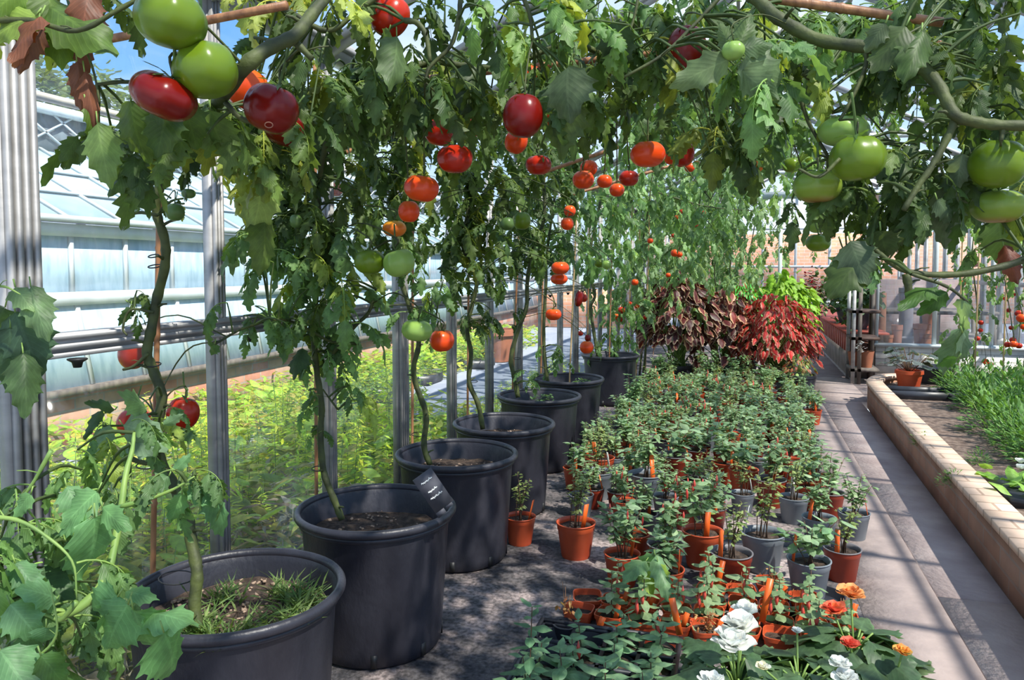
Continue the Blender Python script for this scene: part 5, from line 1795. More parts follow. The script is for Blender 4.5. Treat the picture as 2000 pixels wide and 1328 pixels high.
G1, G1b = (.16, .27, .13), (.34, .46, .26)
G2, G2b = (.13, .24, .12), (.30, .42, .25)
G3, G3b = (.18, .26, .09), (.34, .40, .15)
rng = np.random.default_rng(77)
PROTO = {}
spec_ = [('red', POT_RED, RIM_GREY, 'bushy', 'brick-red'), ('orange', POT_ORANGE, POT_ORANGE, 'bushy', 'orange'), ('grey', POT_GREY, POT_GREY, 'bushy', 'grey'), ('dark', TRAY_BLACK, TRAY_BLACK, 'bushy', 'black')]
for pk, pm, rm, _, pn in spec_:
    for fk in ('small', 'broad', 'twiggy', 'bud'):
        r_ = small_pot_meshes(pm, rimcol=rm)
        if fk == 'small':
            bushy(r_, rng, .115, .19, 150, .031, G1, G1b, OVATE, .06, nst=8)
        elif fk == 'broad':
            bushy(r_, rng, .115, .16, 90, .046, G2, G2b, OVATE, .08, nst=6)
        elif fk == 'twiggy':
            bushy(r_, rng, .115, .22, 120, .022, G3, G3b, OVATE, .05, nst=6, zs=.35)
        else:
            bushy(r_, rng, .115, .19, 110, .040, G1, G1b, OVATE, .06, buds=1, nst=6)
        if True:
            label_stick(r_, LABEL_ORANGE if (pk, fk) != ('grey', 'twiggy') else LABEL_WHITE, .115, .065, random)
        PROTO[pk, fk] = r_
USED = set()
KN = {'small': 'dense small-leaved bush', 'broad': 'broad-leaved young plant', 'twiggy': 'thin twiggy shrub', 'bud': 'young plant with red hanging buds'}
PN = {'red': 'brick-red pot', 'orange': 'orange plastic pot', 'grey': 'grey plastic pot', 'dark': 'black plastic pot'}


def put(key, x, y, s_, lab, group=None, rz=None, z=0):
    o = PROTO[key] if key not in USED else copy_tree(PROTO[key])
    USED.add(key)
    o.location = (x, y, z)
    o.scale = (s_, s_, s_)
    o.rotation_euler = (0, 0, rng.uniform(0, 6.28) if rz is None else rz)
    return tag(o, lab, 'potted plant', group)


# pots one can point at: rim pixel, rim width, pot colour, plant
FRONT = [(1016, 1008, 62, 'orange', 'twiggy', 'small orange pot with a wiry bush against the second black pot'),
         (1125, 1020, 78, 'orange', 'twiggy', 'red-orange pot standing alone on the mat, bushy pale green plant'),
         (1168, 920, 62, 'grey', 'twiggy', 'blue-grey pot tilted behind the lone red-orange pot'),
         (1170, 893, 62, 'orange', 'twiggy', 'orange pot behind the blue-grey one, close to the fourth black pot'),
         (1135, 965, 50, 'grey', 'small', 'small grey pot between the lone red-orange pot and the fourth black pot'),
         (1255, 1002, 60, 'dark', 'small', 'dark pot holding a tall bush with one red bud, beside the lone red-orange pot'),
         (1262, 925, 72, 'grey', 'small', 'pale grey pot behind the dark pot, hidden in small leaves'),
         (1300, 968, 52, 'grey', 'small', 'light grey pot at the middle of the clearing in the pots'),
         (1226, 870, 56, 'orange', 'broad', 'orange pot with a broad-leaved plant near the fourth black pot'),
         (1318, 888, 66, 'red', 'broad', 'large brick-red pot at the back of the clearing'),
         (1385, 948, 46, 'grey', 'twiggy', 'tall twiggy plant in a slim grey pot in the clearing'),
         (1450, 962, 48, 'grey', 'twiggy', 'slim grey pot in front of two red pots'),
         (1452, 916, 58, 'orange', 'broad', 'orange-red pot with crisp round leaves'),
         (1505, 935, 62, 'red', 'bud', 'tall brick-red pot to the path side of the orange-red one'),
         (1550, 970, 58, 'grey', 'twiggy', 'grey-green pot nearest the path in its row'),
         (1590, 925, 60, 'red', 'broad', 'brick-red pot at the very edge of the path'),
         (1372, 1036, 82, 'orange', 'bud', 'wide red pot with tall thin stems before the clearing'),
         (1428, 1078, 84, 'red', 'twiggy', 'red pot with a grey rim in front of the wide red one'),
         (1490, 1040, 86, 'grey', 'twiggy', 'large blue-grey pot with bare twigs'),
         (1235, 1040, 70, 'orange', 'broad', 'orange pot under shiny leaves beside the wide red pot'),
         (1300, 1062, 74, 'red', 'bud', 'red pot in the middle of the front foliage with hanging buds'),
         (1215, 1080, 72, 'orange', 'bud', 'orange pot with a bright bushy plant behind the row of low rims'),
         (1300, 1110, 74, 'orange', 'broad', 'orange pot under a limp yellowing plant'),
         (1580, 1092, 84, 'grey', 'broad', 'grey pot with a round-leaved plant by the edge of the path'),
         (1600, 1010, 66, 'grey', 'small', 'grey pot with grey-green foliage spilling towards the path'),
         (1645, 1070, 72, 'red', 'twiggy', 'dark red pot standing out onto the path'),
         (1668, 1000, 60, 'grey', 'small', 'small grey pot with pale foliage, furthest out on the path'),
         (1620, 960, 58, 'red', 'small', 'small red pot on the pale concrete beside the grey-green foliage')]
occ = []
for px, py, wd, pk, fk, lab in FRONT:
    R_ = .067
    z = .115
    for _ in range(3):
        p = on_z(px, py, z)
        d = (p - O).dot(RC @ Vector((0, 0, -1)))
        s_ = wd * d / FPX / 2 / R_
        z = .115 * s_
    put((pk, fk), p.x, p.y, s_, lab)
    occ.append((p.x, p.y, R_ * s_))

yy = 3.55
rows = 0
while yy < 8.0:
    xl = -.86 if yy > 4.0 else -.72
    xr = .30 + .3 * min(1, (yy - 3.4) / 3.5)
    xx = xl + rng.uniform(0, .06)
    while xx < xr:
        x, y = xx + rng.uniform(-.02, .02), yy + rng.uniform(-.02, .02)
        s_ = rng.uniform(.86, 1.08)
        xx += .148 * max(1, s_)
        if any((x - a) ** 2 + (y - b_) ** 2 < (c_ + .062 * s_) ** 2 for a, b_, c_ in occ):
            continue
        if any((x - a) ** 2 + (y - b_) ** 2 < (.255 + .07) ** 2 for a, b_ in POTS):
            continue
        if yy < 3.9 and rng.random() < .45:      # the clearing
            continue
        if rng.random() < .16:
            continue
        pk = rng.choice(['red', 'orange', 'grey', 'dark'], p=[.52, .24, .16, .08])
        fk = rng.choice(['small', 'broad', 'twiggy', 'bud'], p=[.42, .34, .08, .16])
        band = 'front of the pot field' if yy < 4.7 else ('middle of the pot field' if yy < 6.2 else 'back of the pot field')
        put((pk, fk), x, y, s_, '%s in a %s, %s' % (KN[fk], PN[pk], band), '%s, %s, %s' % (KN[fk], PN[pk], band))
        occ.append((x, y, .068 * s_))
    yy += .158
for key in PROTO:
    if key not in USED:
        for ch in list(PROTO[key].children_recursive):
            bpy.data.objects.remove(ch)
        bpy.data.objects.remove(PROTO[key])

# leafier plants standing behind the pot field, before the red foliage
for i, (px, py, hh, lab) in enumerate([(1290, 735, .30, 'broad pale-leaved plant at the foot of the dark red foliage'), (1380, 735, .34, 'dense grey-green bush in the middle before the red foliage'), (1440, 740, .28, 'grey-green bush beside the dense one before the red foliage'),
                                       (1545, 715, .30, 'light green bush at the path corner under the red foliage'), (1215, 780, .30, 'green leafy bush at the foot of the last black pot'), (1500, 760, .26, 'thin-stemmed bush near the path end of the pot field')]):
    p = on_z(px, py + 30, .0)
    if py > 770:
        p = Vector((-.80, 5.75, 0))
    r_ = small_pot_meshes(POT_RED, R_=.075, H_=.13, rimcol=RIM_GREY)
    bushy(r_, rng, .13, hh, 330, .036, (.14, .25, .12), (.26, .40, .20), OVATE, .11, nst=9)
    r_.location = p
    tag(r_, lab, 'potted plant')

# front: low square-shouldered orange pots in rows, mostly with seedlings and dead stems
LOWP = None


def low_pot():
    r_ = empty('seedling_pot')
    R_, H_ = .047, .075

    def sq(r, z, k=24):
        out = []
        for j in range(k):
            a = 2 * PI * j / k
            c, s_ = math.cos(a), math.sin(a)
            f = r / (abs(c) ** 5 + abs(s_) ** 5) ** .2
            out.append((f * c, f * s_, z))
        return out
    prof = [(R_ * .72, 0), (R_ * .95, H_ * .8), (R_ * 1.02, H_ * .82), (R_ * 1.05, H_), (R_ * .98, H_), (R_ * .93, H_ * .6)]
    V = sum([sq(r, z) for r, z in prof], [])
    k = 24
    Q = [(i * k + j, i * k + (j + 1) % k, (i + 1) * k + (j + 1) % k, (i + 1) * k + j) for i in range(len(prof) - 1) for j in range(k)]
    MB().add(V, Q=Q).build('pot', POT_ORANGE, r_, smooth=True, sharp=40)
    MB().add(sq(R_ * .95, H_ * .72) + [(0, 0, H_ * .74)], T=[(j, (j + 1) % k, k) for j in range(k)]).build('soil', SOIL, r_, smooth=True)
    return r_


def seedling(r_, rng, H_, h, n=14, L_=.045, c=G1, c2=G1b, buds=0, tpl=None):
    """upright fuchsia seedling with opposite leaf pairs"""
    st, lf, bd = MB(), MB(), MB()
    lean = rng.normal(0, .012, 2)
    pts = np.array([(lean[0] * f, lean[1] * f, H_ + h * f) for f in np.linspace(0, 1, 6)])
    st.tube(pts, np.linspace(.0026, .0014, 6), k=5)
    nodes = np.linspace(.15, 1.0, max(2, n // 2))
    P_, D, Sz = [], [], []
    for q, f in enumerate(nodes):
        for sgn in (0, PI):
            a = q * PI / 2 + sgn + rng.normal(0, .2)
            P_.append((lean[0] * f, lean[1] * f, H_ + h * f))
            D.append((math.cos(a), math.sin(a), .1 + .6 * f ** 3))
            Sz.append(L_ * (1.0 if f < .8 else .6) * rng.uniform(.8, 1.15))
    n_ = len(P_)
    scatter(lf, tpl or OVATE_HI, P_, D, Sz, tints(n_, c, .2, c2, rng), rng=rng, roll=.25)
    st.build('stem', STEM_WOOD, r_, smooth=True)
    lf.build('leaves', LEAF_SMALL, r_, smooth=True)
    for b in range(buds):
        p = np.array((lean[0], lean[1], H_ + h * .8)) + rng.normal(0, .015, 3)
        MB().tube([p, p + [0, 0, -.02], p + [.002, 0, -.036], p + [.004, 0, -.055]], [.0008, .0055, .0065, .0015], k=7).build('flower_bud', BUD, r_, smooth=True)


def dead_bits(r_, rng, H_, n=26):
    q = MB()
    P_ = np.stack([rng.normal(0, .016, n), rng.normal(0, .016, n), H_ * .75 + rng.random(n) * .06], 1)
    scatter(q, OVATE, P_, around(n, rng, (-1, .6)), rng.uniform(.010, .022, n), tints(n, (.34, .13, .05), .4, (.45, .30, .12), rng), rng=rng)
    for i in range(3):
        q.tube([(0, 0, H_ * .7), (rng.normal(0, .02), rng.normal(0, .02), H_ + .05)], .001, k=3, col=(.30, .16, .08))
    q.build('dead_stems', LEAF_SMALL, r_, smooth=True)


protoL = []
for i in range(7):
    r_ = low_pot()
    if i in (0, 1):
        seedling(r_, rng, .055, rng.uniform(.12, .17), 14, .058, buds=1)
    elif i == 2:
        seedling(r_, rng, .055, .10, 12, .055, c=(.085, .17, .08))
    elif i in (3, 4):
        dead_bits(r_, rng, .075, 34)
    elif i == 5:
        seedling(r_, rng, .055, .16, 16, .06, buds=3)
    if i in (0, 3):
        MB().box((.03, -.03, .085), (.016, .0015, .075), rot=Matrix.Rotation(.3, 3, 'Y') @ Matrix.Rotation(.2, 3, 'X')).build('plant_label', LABEL_ORANGE, r_)
    protoL.append(r_)
LLAB = ['seedling with paired leaves and a bud in a low orange pot with an orange label', 'seedling with paired leaves in a low orange pot', 'short dark seedling in a low orange pot', 'low orange pot of dead stems with a bright orange label',
        'low orange pot of dried reddish stems', 'taller seedling with red hanging buds in a low orange pot', 'empty low orange pot holding only soil']
usedL = set()
pA = on_z(1150, 1225, .07)
cell = .104
for iy in range(7):
    for ix in range(11):
        x = -.50 + ix * cell + rng.uniform(-.006, .006)
        y = 2.42 + iy * cell + rng.uniform(-.006, .006)
        if x > .36 - iy * .01 or (ix < 2 and iy > 1) or (ix > 5 and iy > 4):
            continue
        if any((x - a) ** 2 + (y - b_) ** 2 < (c_ + .055) ** 2 for a, b_, c_ in occ):
            continue
        if iy < 2 and ix < 2:
            t_ = 6 if ix < 1 else 0
        elif ix < 5:
            t_ = int(rng.choice([0, 1, 2, 5, 5, 1, 3]))
        else:
            t_ = int(rng.choice([3, 4, 1, 6, 2, 5, 0]))
        o = protoL[t_] if t_ not in usedL else copy_tree(protoL[t_])
        usedL.add(t_)
        o.location = (x, y, 0)
        o.rotation_euler = (rng.uniform(-.08, .08), rng.uniform(-.08, .08), rng.uniform(-.3, .3))
        tag(o, LLAB[t_] , 'seedling pot', LLAB[t_])
for i, r_ in enumerate(protoL):
    if i not in usedL:
        for ch in list(r_.children):
            bpy.data.objects.remove(ch)
        bpy.data.objects.remove(r_)

# orange labels standing up in the front pots
for (b0, t0, d, lab) in [((1328, 1240), (1312, 1168), 2.28, 'upright bright orange label at the corner of the module tray'), ((1488, 1215), (1505, 1130), 2.40, 'tall folded orange label beside the white flowers'),
                         ((1400, 1150), (1412, 1095), 2.75, 'orange label standing among leaves before the red pot with a grey rim'), ((1168, 1232), (1178, 1205), 2.42, 'short orange label in the corner low pot'), ((1562, 1192), (1566, 1150), 2.5, 'thin orange label edge-on in a low pot near the path')]:
    a, b_ = at(*b0, d), at(*t0, d)
    r = Vector((.011 if 'thin' not in lab else .003, 0, 0))
    o = MB().beam(a, b_, .020 if 'thin' not in lab else .006, .0016, up=(O - a).normalized()).build('plant_label', LABEL_ORANGE)
    tag(o, lab, 'plant label')

# black module tray with fuchsia seedlings
TX0, TX1, TY0, TY1 = -.60, -.17, 1.66, 2.33
tr = empty('module_tray', (0, 0, 0), 'black plastic module tray of seedlings at the bottom edge of the picture', 'tray')
nx, ny = 4, 6
q = MB()
zt = .055
cw, cl = (TX1 - TX0) / nx, (TY1 - TY0) / ny
for ix in range(nx + 1):
    q.bb((TX0 + ix * cw - .006, TY0, zt - .012), (TX0 + ix * cw + .006, TY1, zt))
for iy in range(ny + 1):
    q.bb((TX0, TY0 + iy * cl - .006, zt - .012), (TX1, TY0 + iy * cl + .006, zt))
q.bb((TX0 - .012, TY0 - .012, zt - .004), (TX0, TY1 + .012, zt + .008)).bb((TX1, TY0 - .012, zt - .004), (TX1 + .012, TY1 + .012, zt + .008)).bb((TX0, TY1, zt - .004), (TX1, TY1 + .012, zt + .008))
q.build('frame', TRAY_BLACK, tr)
q = MB()
for ix in range(nx):
    for iy in range(ny):
        cx, cy = TX0 + (ix + .5) * cw, TY0 + (iy + .5) * cl
        q.lathe([(cw * .46, zt - .008), (cw * .34, .006), (0, .005)], k=16, c=(cx, cy, 0))
q.build('cells', TRAY_BLACK, tr, smooth=True, sharp=40)
for ix in range(nx):
    for iy in range(ny):
        if (ix, iy) in ((0, 5), (1, 5), (0, 4)):
            continue
        cx, cy = TX0 + (ix + .5) * cw, TY0 + (iy + .5) * cl
        r_ = empty('seedling', (cx, cy, .02))
        h = rng.uniform(.07, .13)
        seedling(r_, rng, .02, h, int(rng.integers(10, 16)), .066, c=(.13, .25, .13), c2=(.25, .40, .22), buds=1 if (ix + iy) % 4 == 0 else 0)
        MB().lathe([(cw * .36, -.012), (cw * .40, .022), (0, .026)], k=14).build('soil_plug', SOIL, r_, smooth=True)
        tag(r_, 'young fuchsia-like seedling with paired green leaves in the black module tray', 'seedling', 'seedlings in the module tray')
r_ = empty('seedling', (at(1033, 1340, 2.0).x, at(1033, 1340, 2.0).y, 0), 'tall single-stemmed seedling standing alone at the tray corner, on the mat side', 'seedling')
seedling(r_, rng, .06, .26, 18, .055, c=(.10, .21, .11), c2=(.17, .31, .16))
MB().lathe([(0, 0), (.032, 0), (.042, .07), (.045, .07), (.045, .078), (.040, .078), (.036, .062), (0, .062)], k=20).build('pot', TRAY_BLACK, r_, smooth=True, sharp=40)
p = at(1105, 1215, 2.45)
r_ = empty('wilted_seedling', (p.x, p.y, .0), 'dead brown curled seedling on the mat behind the tray', 'dead plant')
dead_bits(r_, rng, .12, 24)
MB().lathe([(0, 0), (.032, 0), (.040, .05), (.043, .055), (.036, .055), (.034, .046), (0, .046)], k=18).build('pot', TRAY_BLACK, r_, smooth=True, sharp=40)
hero('limp_plant', 'limp yellow-green drooping shoot among the front seedlings', [(1275, 1085, 1240, 1150, 2.55, .7, (.14, .28, .10)), (1280, 1085, 1310, 1150, 2.5, .7, (.17, .30, .14)), (1270, 1110, 1275, 1165, 2.5, 1.0, (.26, .38, .06)), (1285, 1100, 1300, 1170, 2.48, .8, (.3, .42, .06)), (1262, 1095, 1225, 1110, 2.5, .7, (.14, .26, .1))], m=LEAF_SMALL, seed=31, cat='plant')


# begonias at the bottom edge
def begonia(px, py, d, lab, flowers, nl=26, R_=.15, seed=0, c=(.055, .11, .05)):
    rg = np.random.default_rng(seed)
    p = at(px, py, d)
    r_ = empty('begonia', (p.x, p.y, 0), lab, 'begonia')
    MB().lathe([(0, 0), (.05, 0), (.066, .09), (.07, .09), (.07, .1), (.063, .1), (.058, .085), (0, .085)], k=22).build('pot', TRAY_BLACK, r_, smooth=True, sharp=40)
    st = MB()
    P_, D, Sz = [], [], []
    hz = max(.10, p.z)
    for i in range(nl):
        a = i * 2.4 + rg.uniform(-.3, .3)
        rr = R_ * math.sqrt((i + 1) / nl) * .65
        b_ = np.array([math.cos(a) * rr, math.sin(a) * rr, hz * (1 - .35 * rr / R_) + rg.uniform(-.02, .02)])
        P_.append(b_)
        D.append((math.cos(a), math.sin(a), rg.uniform(-.5, .2)))
        Sz.append(rg.uniform(.11, .16))
        st.tube(smooth_path([(0, 0, .08), b_ * np.array([.5, .5, .85]), b_], 3), .003, k=5)
    q = MB()
    scatter(q, BEGONIA, P_, D, Sz, tints(nl, c, .25, (.10, .17, .075), rg), rng=rg, roll=.4)
    q.build('leaves', LEAF_SMALL, r_, smooth=True)
    st.build('stems', STEM_NEW, r_, smooth=True)
    for (fx, fy, fd, fw, col, col2) in flowers:
        c_ = at(fx, fy, fd) - Vector((p.x, p.y, 0))
        fq = MB()
        s_ = fw * fd / FPX / 2
        for layer, (n_, el, sc) in enumerate(((6, -.15, 1.0), (6, .35, .85), (5, .9, .65), (4, 1.8, .4))):
            a = np.arange(n_) * 2 * PI / n_ + layer * .5 + rg.uniform(-.2, .2, n_)
            Dv = np.stack([np.cos(a), np.sin(a) - .35, np.full(n_, el) + .25], 1)
            scatter(fq, PETAL_T, np.tile(np.array(c_), (n_, 1)), Dv, s_ * sc * rg.uniform(.85, 1.1, n_), tints(n_, col, .06, col2, rg), rng=rg, roll=.3)
        fq.build('flower', PETAL, r_, smooth=True)
        MB().tube([tuple(c_), tuple(c_ * .6 + Vector((0, 0, .03))), (0, 0, .09)], .003, k=5).build('flower_stalk', STEM_NEW, r_)
    return r_


WH, WH2 = (.86, .88, .86), (.84, .82, .74)
OR, OR2 = (.85, .28, .08), (.90, .50, .20)
SA = (.85, .16, .10)
begonia(1440, 1290, 1.98, 'white-flowered begonia beside the tray corner, its biggest blooms stacked', [(1430, 1262, 1.9, 92, WH, WH2), (1445, 1225, 1.95, 80, WH, WH2), (1454, 1196, 2.1, 56, WH, WH2), (1392, 1335, 1.85, 60, WH, WH)], 24, .14, 1)
begonia(1560, 1300, 1.98, 'dark-leaved white begonia between the stacked white blooms and the orange ones', [(1640, 1300, 1.9, 52, WH, WH), (1650, 1330, 1.88, 62, WH, WH), (1557, 1234, 2.05, 26, WH, WH), (1490, 1305, 1.92, 32, (.75, .7, .45), WH)], 30, .17, 2)
begonia(1670, 1235, 2.15, 'begonia with orange and salmon blooms at the edge of the path', [(1662, 1165, 2.2, 62, OR, OR2), (1628, 1195, 2.15, 58, SA, OR), (1660, 1262, 2.05, 44, SA, SA)], 24, .14, 3)
begonia(1745, 1320, 2.05, 'begonia with a small yellow-orange bloom, furthest out over the path', [(1762, 1275, 2.0, 40, OR, (.8, .55, .1))], 16, .11, 4, c=(.10, .14, .07))
# shade trays and litter under the front pots near the path
for (px, py, lab) in [(1600, 1165, 'round black saucer under a grey pot near the orange begonia'), (1590, 1195, 'second black saucer beside the low orange pots near the path')]:
    p = on_z(px, py, .02)
    tag(MB().lathe([(0, .002), (.07, .002), (.085, .03), (.09, .03), (.076, 0), (0, 0)], k=28, c=(p.x, p.y, 0)).build('pot_saucer', TRAY_BLACK, smooth=True, sharp=40), lab, 'saucer')

# ================================================================== RED FOLIAGE (coleus)
def coleus(x, y, w_, h0, h1, n, L_, c, c2, tpl, lab, seed, stemz=.3):
    rg = np.random.default_rng(seed)
    r_ = empty('coleus', (x, y, 0), lab, 'coleus')
    MB().lathe([(0, 0), (.11, 0), (.15, .2), (.155, .2), (.155, .225), (.14, .225), (.13, .19), (0, .19)], k=26).build('pot', TRAY_BLACK, r_, smooth=True, sharp=40)
    D0 = rg.normal(size=(n, 3))
    D0[:, 2] = np.abs(D0[:, 2]) * 1.1 - .35
    D0 /= np.linalg.norm(D0, axis=1)[:, None]
    rr = rg.uniform(.72, 1.03, n)
    P_ = D0 * rr[:, None] * np.array([w_, w_ * .8, (h1 - h0) * .62]) + np.array([0, 0, h0 + (h1 - h0) * .42])
    k_ = P_[:, 2] > .12
    P_, D0 = P_[k_], D0[k_]
    D = D0 * np.array([1, 1, .25]) + np.array([0, 0, -.55]) + rg.normal(0, .25, D0.shape)
    q = MB()
    scatter(q, tpl, P_, D, L_ * rg.uniform(.7, 1.2, len(P_)), tints(len(P_), c, .3, c2, rg), rng=rg)
    q.build('foliage', COLEUS, r_, smooth=True)
    st = MB()
    for j in range(0, len(P_), 12):
        st.tube([(rg.normal(0, .04), rg.normal(0, .04), .19), tuple(P_[j] * np.array([.5, .5, .8])), tuple(P_[j])], [.006, .005, .003], k=5)
    st.build('stems', STEM_NEW, r_)
    return r_


BU, BU2 = (.060, .014, .016), (.17, .03, .025)
RE, RE2 = (.24, .010, .008), (.52, .022, .018)
coleus(-.62, 7.85, .40, .25, 1.10, 460, .115, BU, BU2, COLEUS_T, 'dark burgundy coleus with pale-edged leaves, next to the last black pot', 1)
coleus(-.18, 8.05, .38, .2, .98, 420, .115, BU, (.22, .035, .03), COLEUS_T, 'dark burgundy coleus in the middle of the red foliage, paler leaf edges', 2)
coleus(.32, 7.95, .42, .15, .92, 620, .095, RE, RE2, COLEUS_R, 'bright red coleus spilling toward the path', 3)
coleus(.02, 8.45, .35, .3, 1.05, 300, .095, (.20, .05, .03), (.32, .2, .05), COLEUS_R, 'reddish green coleus behind the bright red one', 4)
coleus(.42, 8.65, .36, .4, 1.16, 480, .10, (.22, .42, .03), (.32, .54, .05), LIME_T, 'lime green coleus at the path corner behind the bright red one', 5)
coleus(.52, 7.45, .13, .1, .42, 110, .05, (.20, .36, .10), (.45, .08, .05), OVATE, 'small light green plant at the foot of the red coleus by the path', 6)

# ================================================================== BEYOND THE PATH: staging, bed, partition
bench = empty('plant_staging', (1.12, 9.05, 0), 'long low staging along the far path, red slats above a stone base', 'plant staging')
L_ = 6.6
MB().bb((.03, 0, 0), (.40, L_, .28)).build('base_wall', plain('stone_base', (.33, .27, .25), (.22, .18, .17), rough=.9, scale=5, bump=.4), bench)
MB().bb((.05, .02, .28), (.38, L_ - .02, .30)).build('ledge', MARKER_PINK, bench)
for i in range(34):
    y = .03 + i * .193
    MB().bb((.0, y, .28), (.028, y + .135, .475)).build('slat', RED_SLAT, bench)
MB().bb((-.01, 0, .475), (.42, L_, .50)).build('top_board', RED_SLAT, bench)
sh_ = empty('shelf_unit', (1.10, 8.55, 0), 'narrow grey wooden shelf rack standing at the corner before the partition', 'shelf')
for dx, dy in ((0, 0), (.06, .0), (0, .4), (.24, .4)):
    MB().bb((dx, dy, 0), (dx + .035, dy + .035, 1.16)).build('upright', GREY_WOOD if dx else ALU, sh_)
for z, h in ((.13, .03), (.46, .03), (.74, .03)):
    MB().bb((0, .0, z), (.27, .44, z + h)).build('shelf_board', DARK_WOOD if z > .2 else GREY_WOOD, sh_)
for i, (x, y, z, r, h, lab) in enumerate([(1.27, 8.72, .16, .075, .17, 'clay pot on the lowest shelf of the narrow rack'), (1.17, 8.86, .16, .07, .15, 'dark clay pot at the back of the lowest shelf of the narrow rack')]):
    tag(MB().lathe([(0, 0), (r * .7, 0), (r, h), (r * .92, h), (r * .7, .02), (0, .02)], k=20, c=(x, y, z)).build('clay_pot', TERRACOTTA, smooth=True, sharp=40), lab, 'clay pot')
q = MB()
rg = np.random.default_rng(9)
P_ = rg.normal(0, .025, (22, 3)) + np.array([0, 0, .03])
scatter(q, PETAL_T, P_, around(22, rg), np.full(22, .03), tints(22, WH, .1))
o = q.build('white_blossom', PETAL, smooth=True)
o.location = (1.19, 8.58, .36)
tag(o, 'clump of white blossom low in the narrow rack', 'flowers')
for x, y, z, s_, lab in ((1.30, 9.6, .5, .24, 'dark green bushy plant on the red slatted staging'), (1.30, 10.6, .5, .24, 'second dark bushy plant further along the staging')):
    r_ = empty('potted_plant', (x, y, z), lab, 'potted plant')
    MB().lathe([(0, 0), (.09, 0), (.14, .2), (.145, .22), (.12, .22), (.11, .18), (0, .18)], k=22).build('pot', TRAY_BLACK, r_, smooth=True, sharp=40)
    q = MB()
    n = 260
    P_ = rg.normal(0, 1, (n, 3)) * np.array([.12, .12, .12]) + np.array([0, 0, .36])
    scatter(q, OVATE, P_, around(n, rg, (-1, .3)), rg.uniform(.06, .13, n), tints(n, (.04, .09, .03), .3, (.08, .16, .05), rg), rng=rg)
    q.build('leaves', LEAF_SMALL, r_, smooth=True)
p = on_y(1582, 572, 10.8)
r_ = empty('geranium', (p.x, p.y, 0), 'deep red flowers hanging over the near end of the red slatted staging', 'flowering plant')
q = MB()
n = 220
P_ = rg.normal(0, 1, (n, 3)) * np.array([.07, .07, .13]) + np.array([0, 0, p.z])
scatter(q, PETAL_T, P_, around(n, rg), rg.uniform(.03, .05, n), tints(n, (.34, .012, .02), .4), rng=rg)
q.build('flowers', PETAL, r_, smooth=True)
q = MB()
n = 160
P_ = rg.normal(0, 1, (n, 3)) * np.array([.12, .1, .15]) + np.array([.12, 0, p.z + .05])
scatter(q, OVATE, P_, around(n, rg), rg.uniform(.05, .09, n), tints(n, (.06, .12, .04), .4), rng=rg)
q.build('leaves', LEAF_SMALL, r_, smooth=True)
MB().tube([(.12, 0, 0), (.12, 0, p.z)], .01, k=6).build('stem', STEM_WOOD, r_)

# potting room behind the partition glass
struct('wall_potting', MB().bb((1.55, 11.8, 0), (XR, 11.95, 1.05)), MAUVE_WALL)
bn = empty('potting_bench', (1.60, 10.0, 0), 'wooden potting bench seen through the partition glass', 'bench')
MB().bb((0, 0, .66), (1.25, .9, .70)).build('bench_top', GREY_WOOD, bn)
MB().bb((.02, .02, .36), (1.23, .85, .39)).build('lower_shelf', GREY_WOOD, bn)
for dx in (.02, .60, 1.19):
    MB().bb((dx, 0, 0), (dx + .04, .04, .66)).build('leg', GREY_WOOD, bn)
    MB().bb((dx, .85, 0), (dx + .04, .89, .66)).build('leg', GREY_WOOD, bn)
fl = MB().lathe([(0, 0), (.095, 0), (.095, .38), (.075, .40), (.075, .9), (.085, .91), (.085, .96), (.07, .96), (0, .96)], k=24)
p = on_y(1770, 600, 9.75)
o = fl.build('stone_column', plain('grey_stone', (.24, .23, .26), (.17, .16, .19), rough=.9, scale=6), smooth=True, sharp=30)
o.location = (p.x, 9.75, .02)
tag(o, 'slim grey stone column standing behind the partition glass', 'column')
p = on_y(1722, 600, 9.7)
tag(MB().lathe([(0, 0), (.05, 0), (.05, .92), (0, .92)], k=16, c=(p.x, 9.7, 0)).build('clay_pipe', MARKER_PINK, smooth=True, sharp=30), 'upright brown clay pipe just inside the first partition pane', 'pipe')
for i, (px, r, h, yd, lab) in enumerate([(1735, .05, .16, 9.35, 'small clay pot first from the door side behind the partition glass'), (1752, .055, .27, 9.4, 'tall stack of clay pots second behind the glass'), (1800, .085, .28, 9.5, 'wide clay pot beside the stone column'),
                                         (1812, .06, .40, 9.75, 'tallest clay pot stack behind the glass, by the white mullion'), (1808, .06, .18, 9.3, 'clay pot right behind the sill next to the mullion')]):
    p = on_y(px, 650, yd)
    z0 = .30
    prof = [(0, 0), (r * .8, 0), (r, h * .78), (r * 1.08, h * .8), (r * 1.08, h), (r * .95, h), (r * .8, h * .5), (0, h * .5)]
    tag(MB().lathe(prof, k=20, c=(p.x, yd, z0)).build('clay_pot', TERRACOTTA, smooth=True, sharp=35), lab, 'clay pot')
lg = empty('low_shelf', (1.42, 9.2, 0), 'low dark shelf carrying clay pots behind the partition sill', 'shelf')
MB().bb((0, 0, .275), (1.4, .68, .30)).build('board', DARK_WOOD, lg)
for dx in (.02, .68, 1.34):
    MB().bb((dx, .03, 0), (dx + .04, .07, .275)).build('leg', DARK_WOOD, lg)
    MB().bb((dx, .6, 0), (dx + .04, .64, .275)).build('leg', DARK_WOOD, lg)

# cyclamen in a red pot, black bowl and tray at the far end of the bed
def on_bed(px, py, z=.17):
    return on_z(px, py, z)


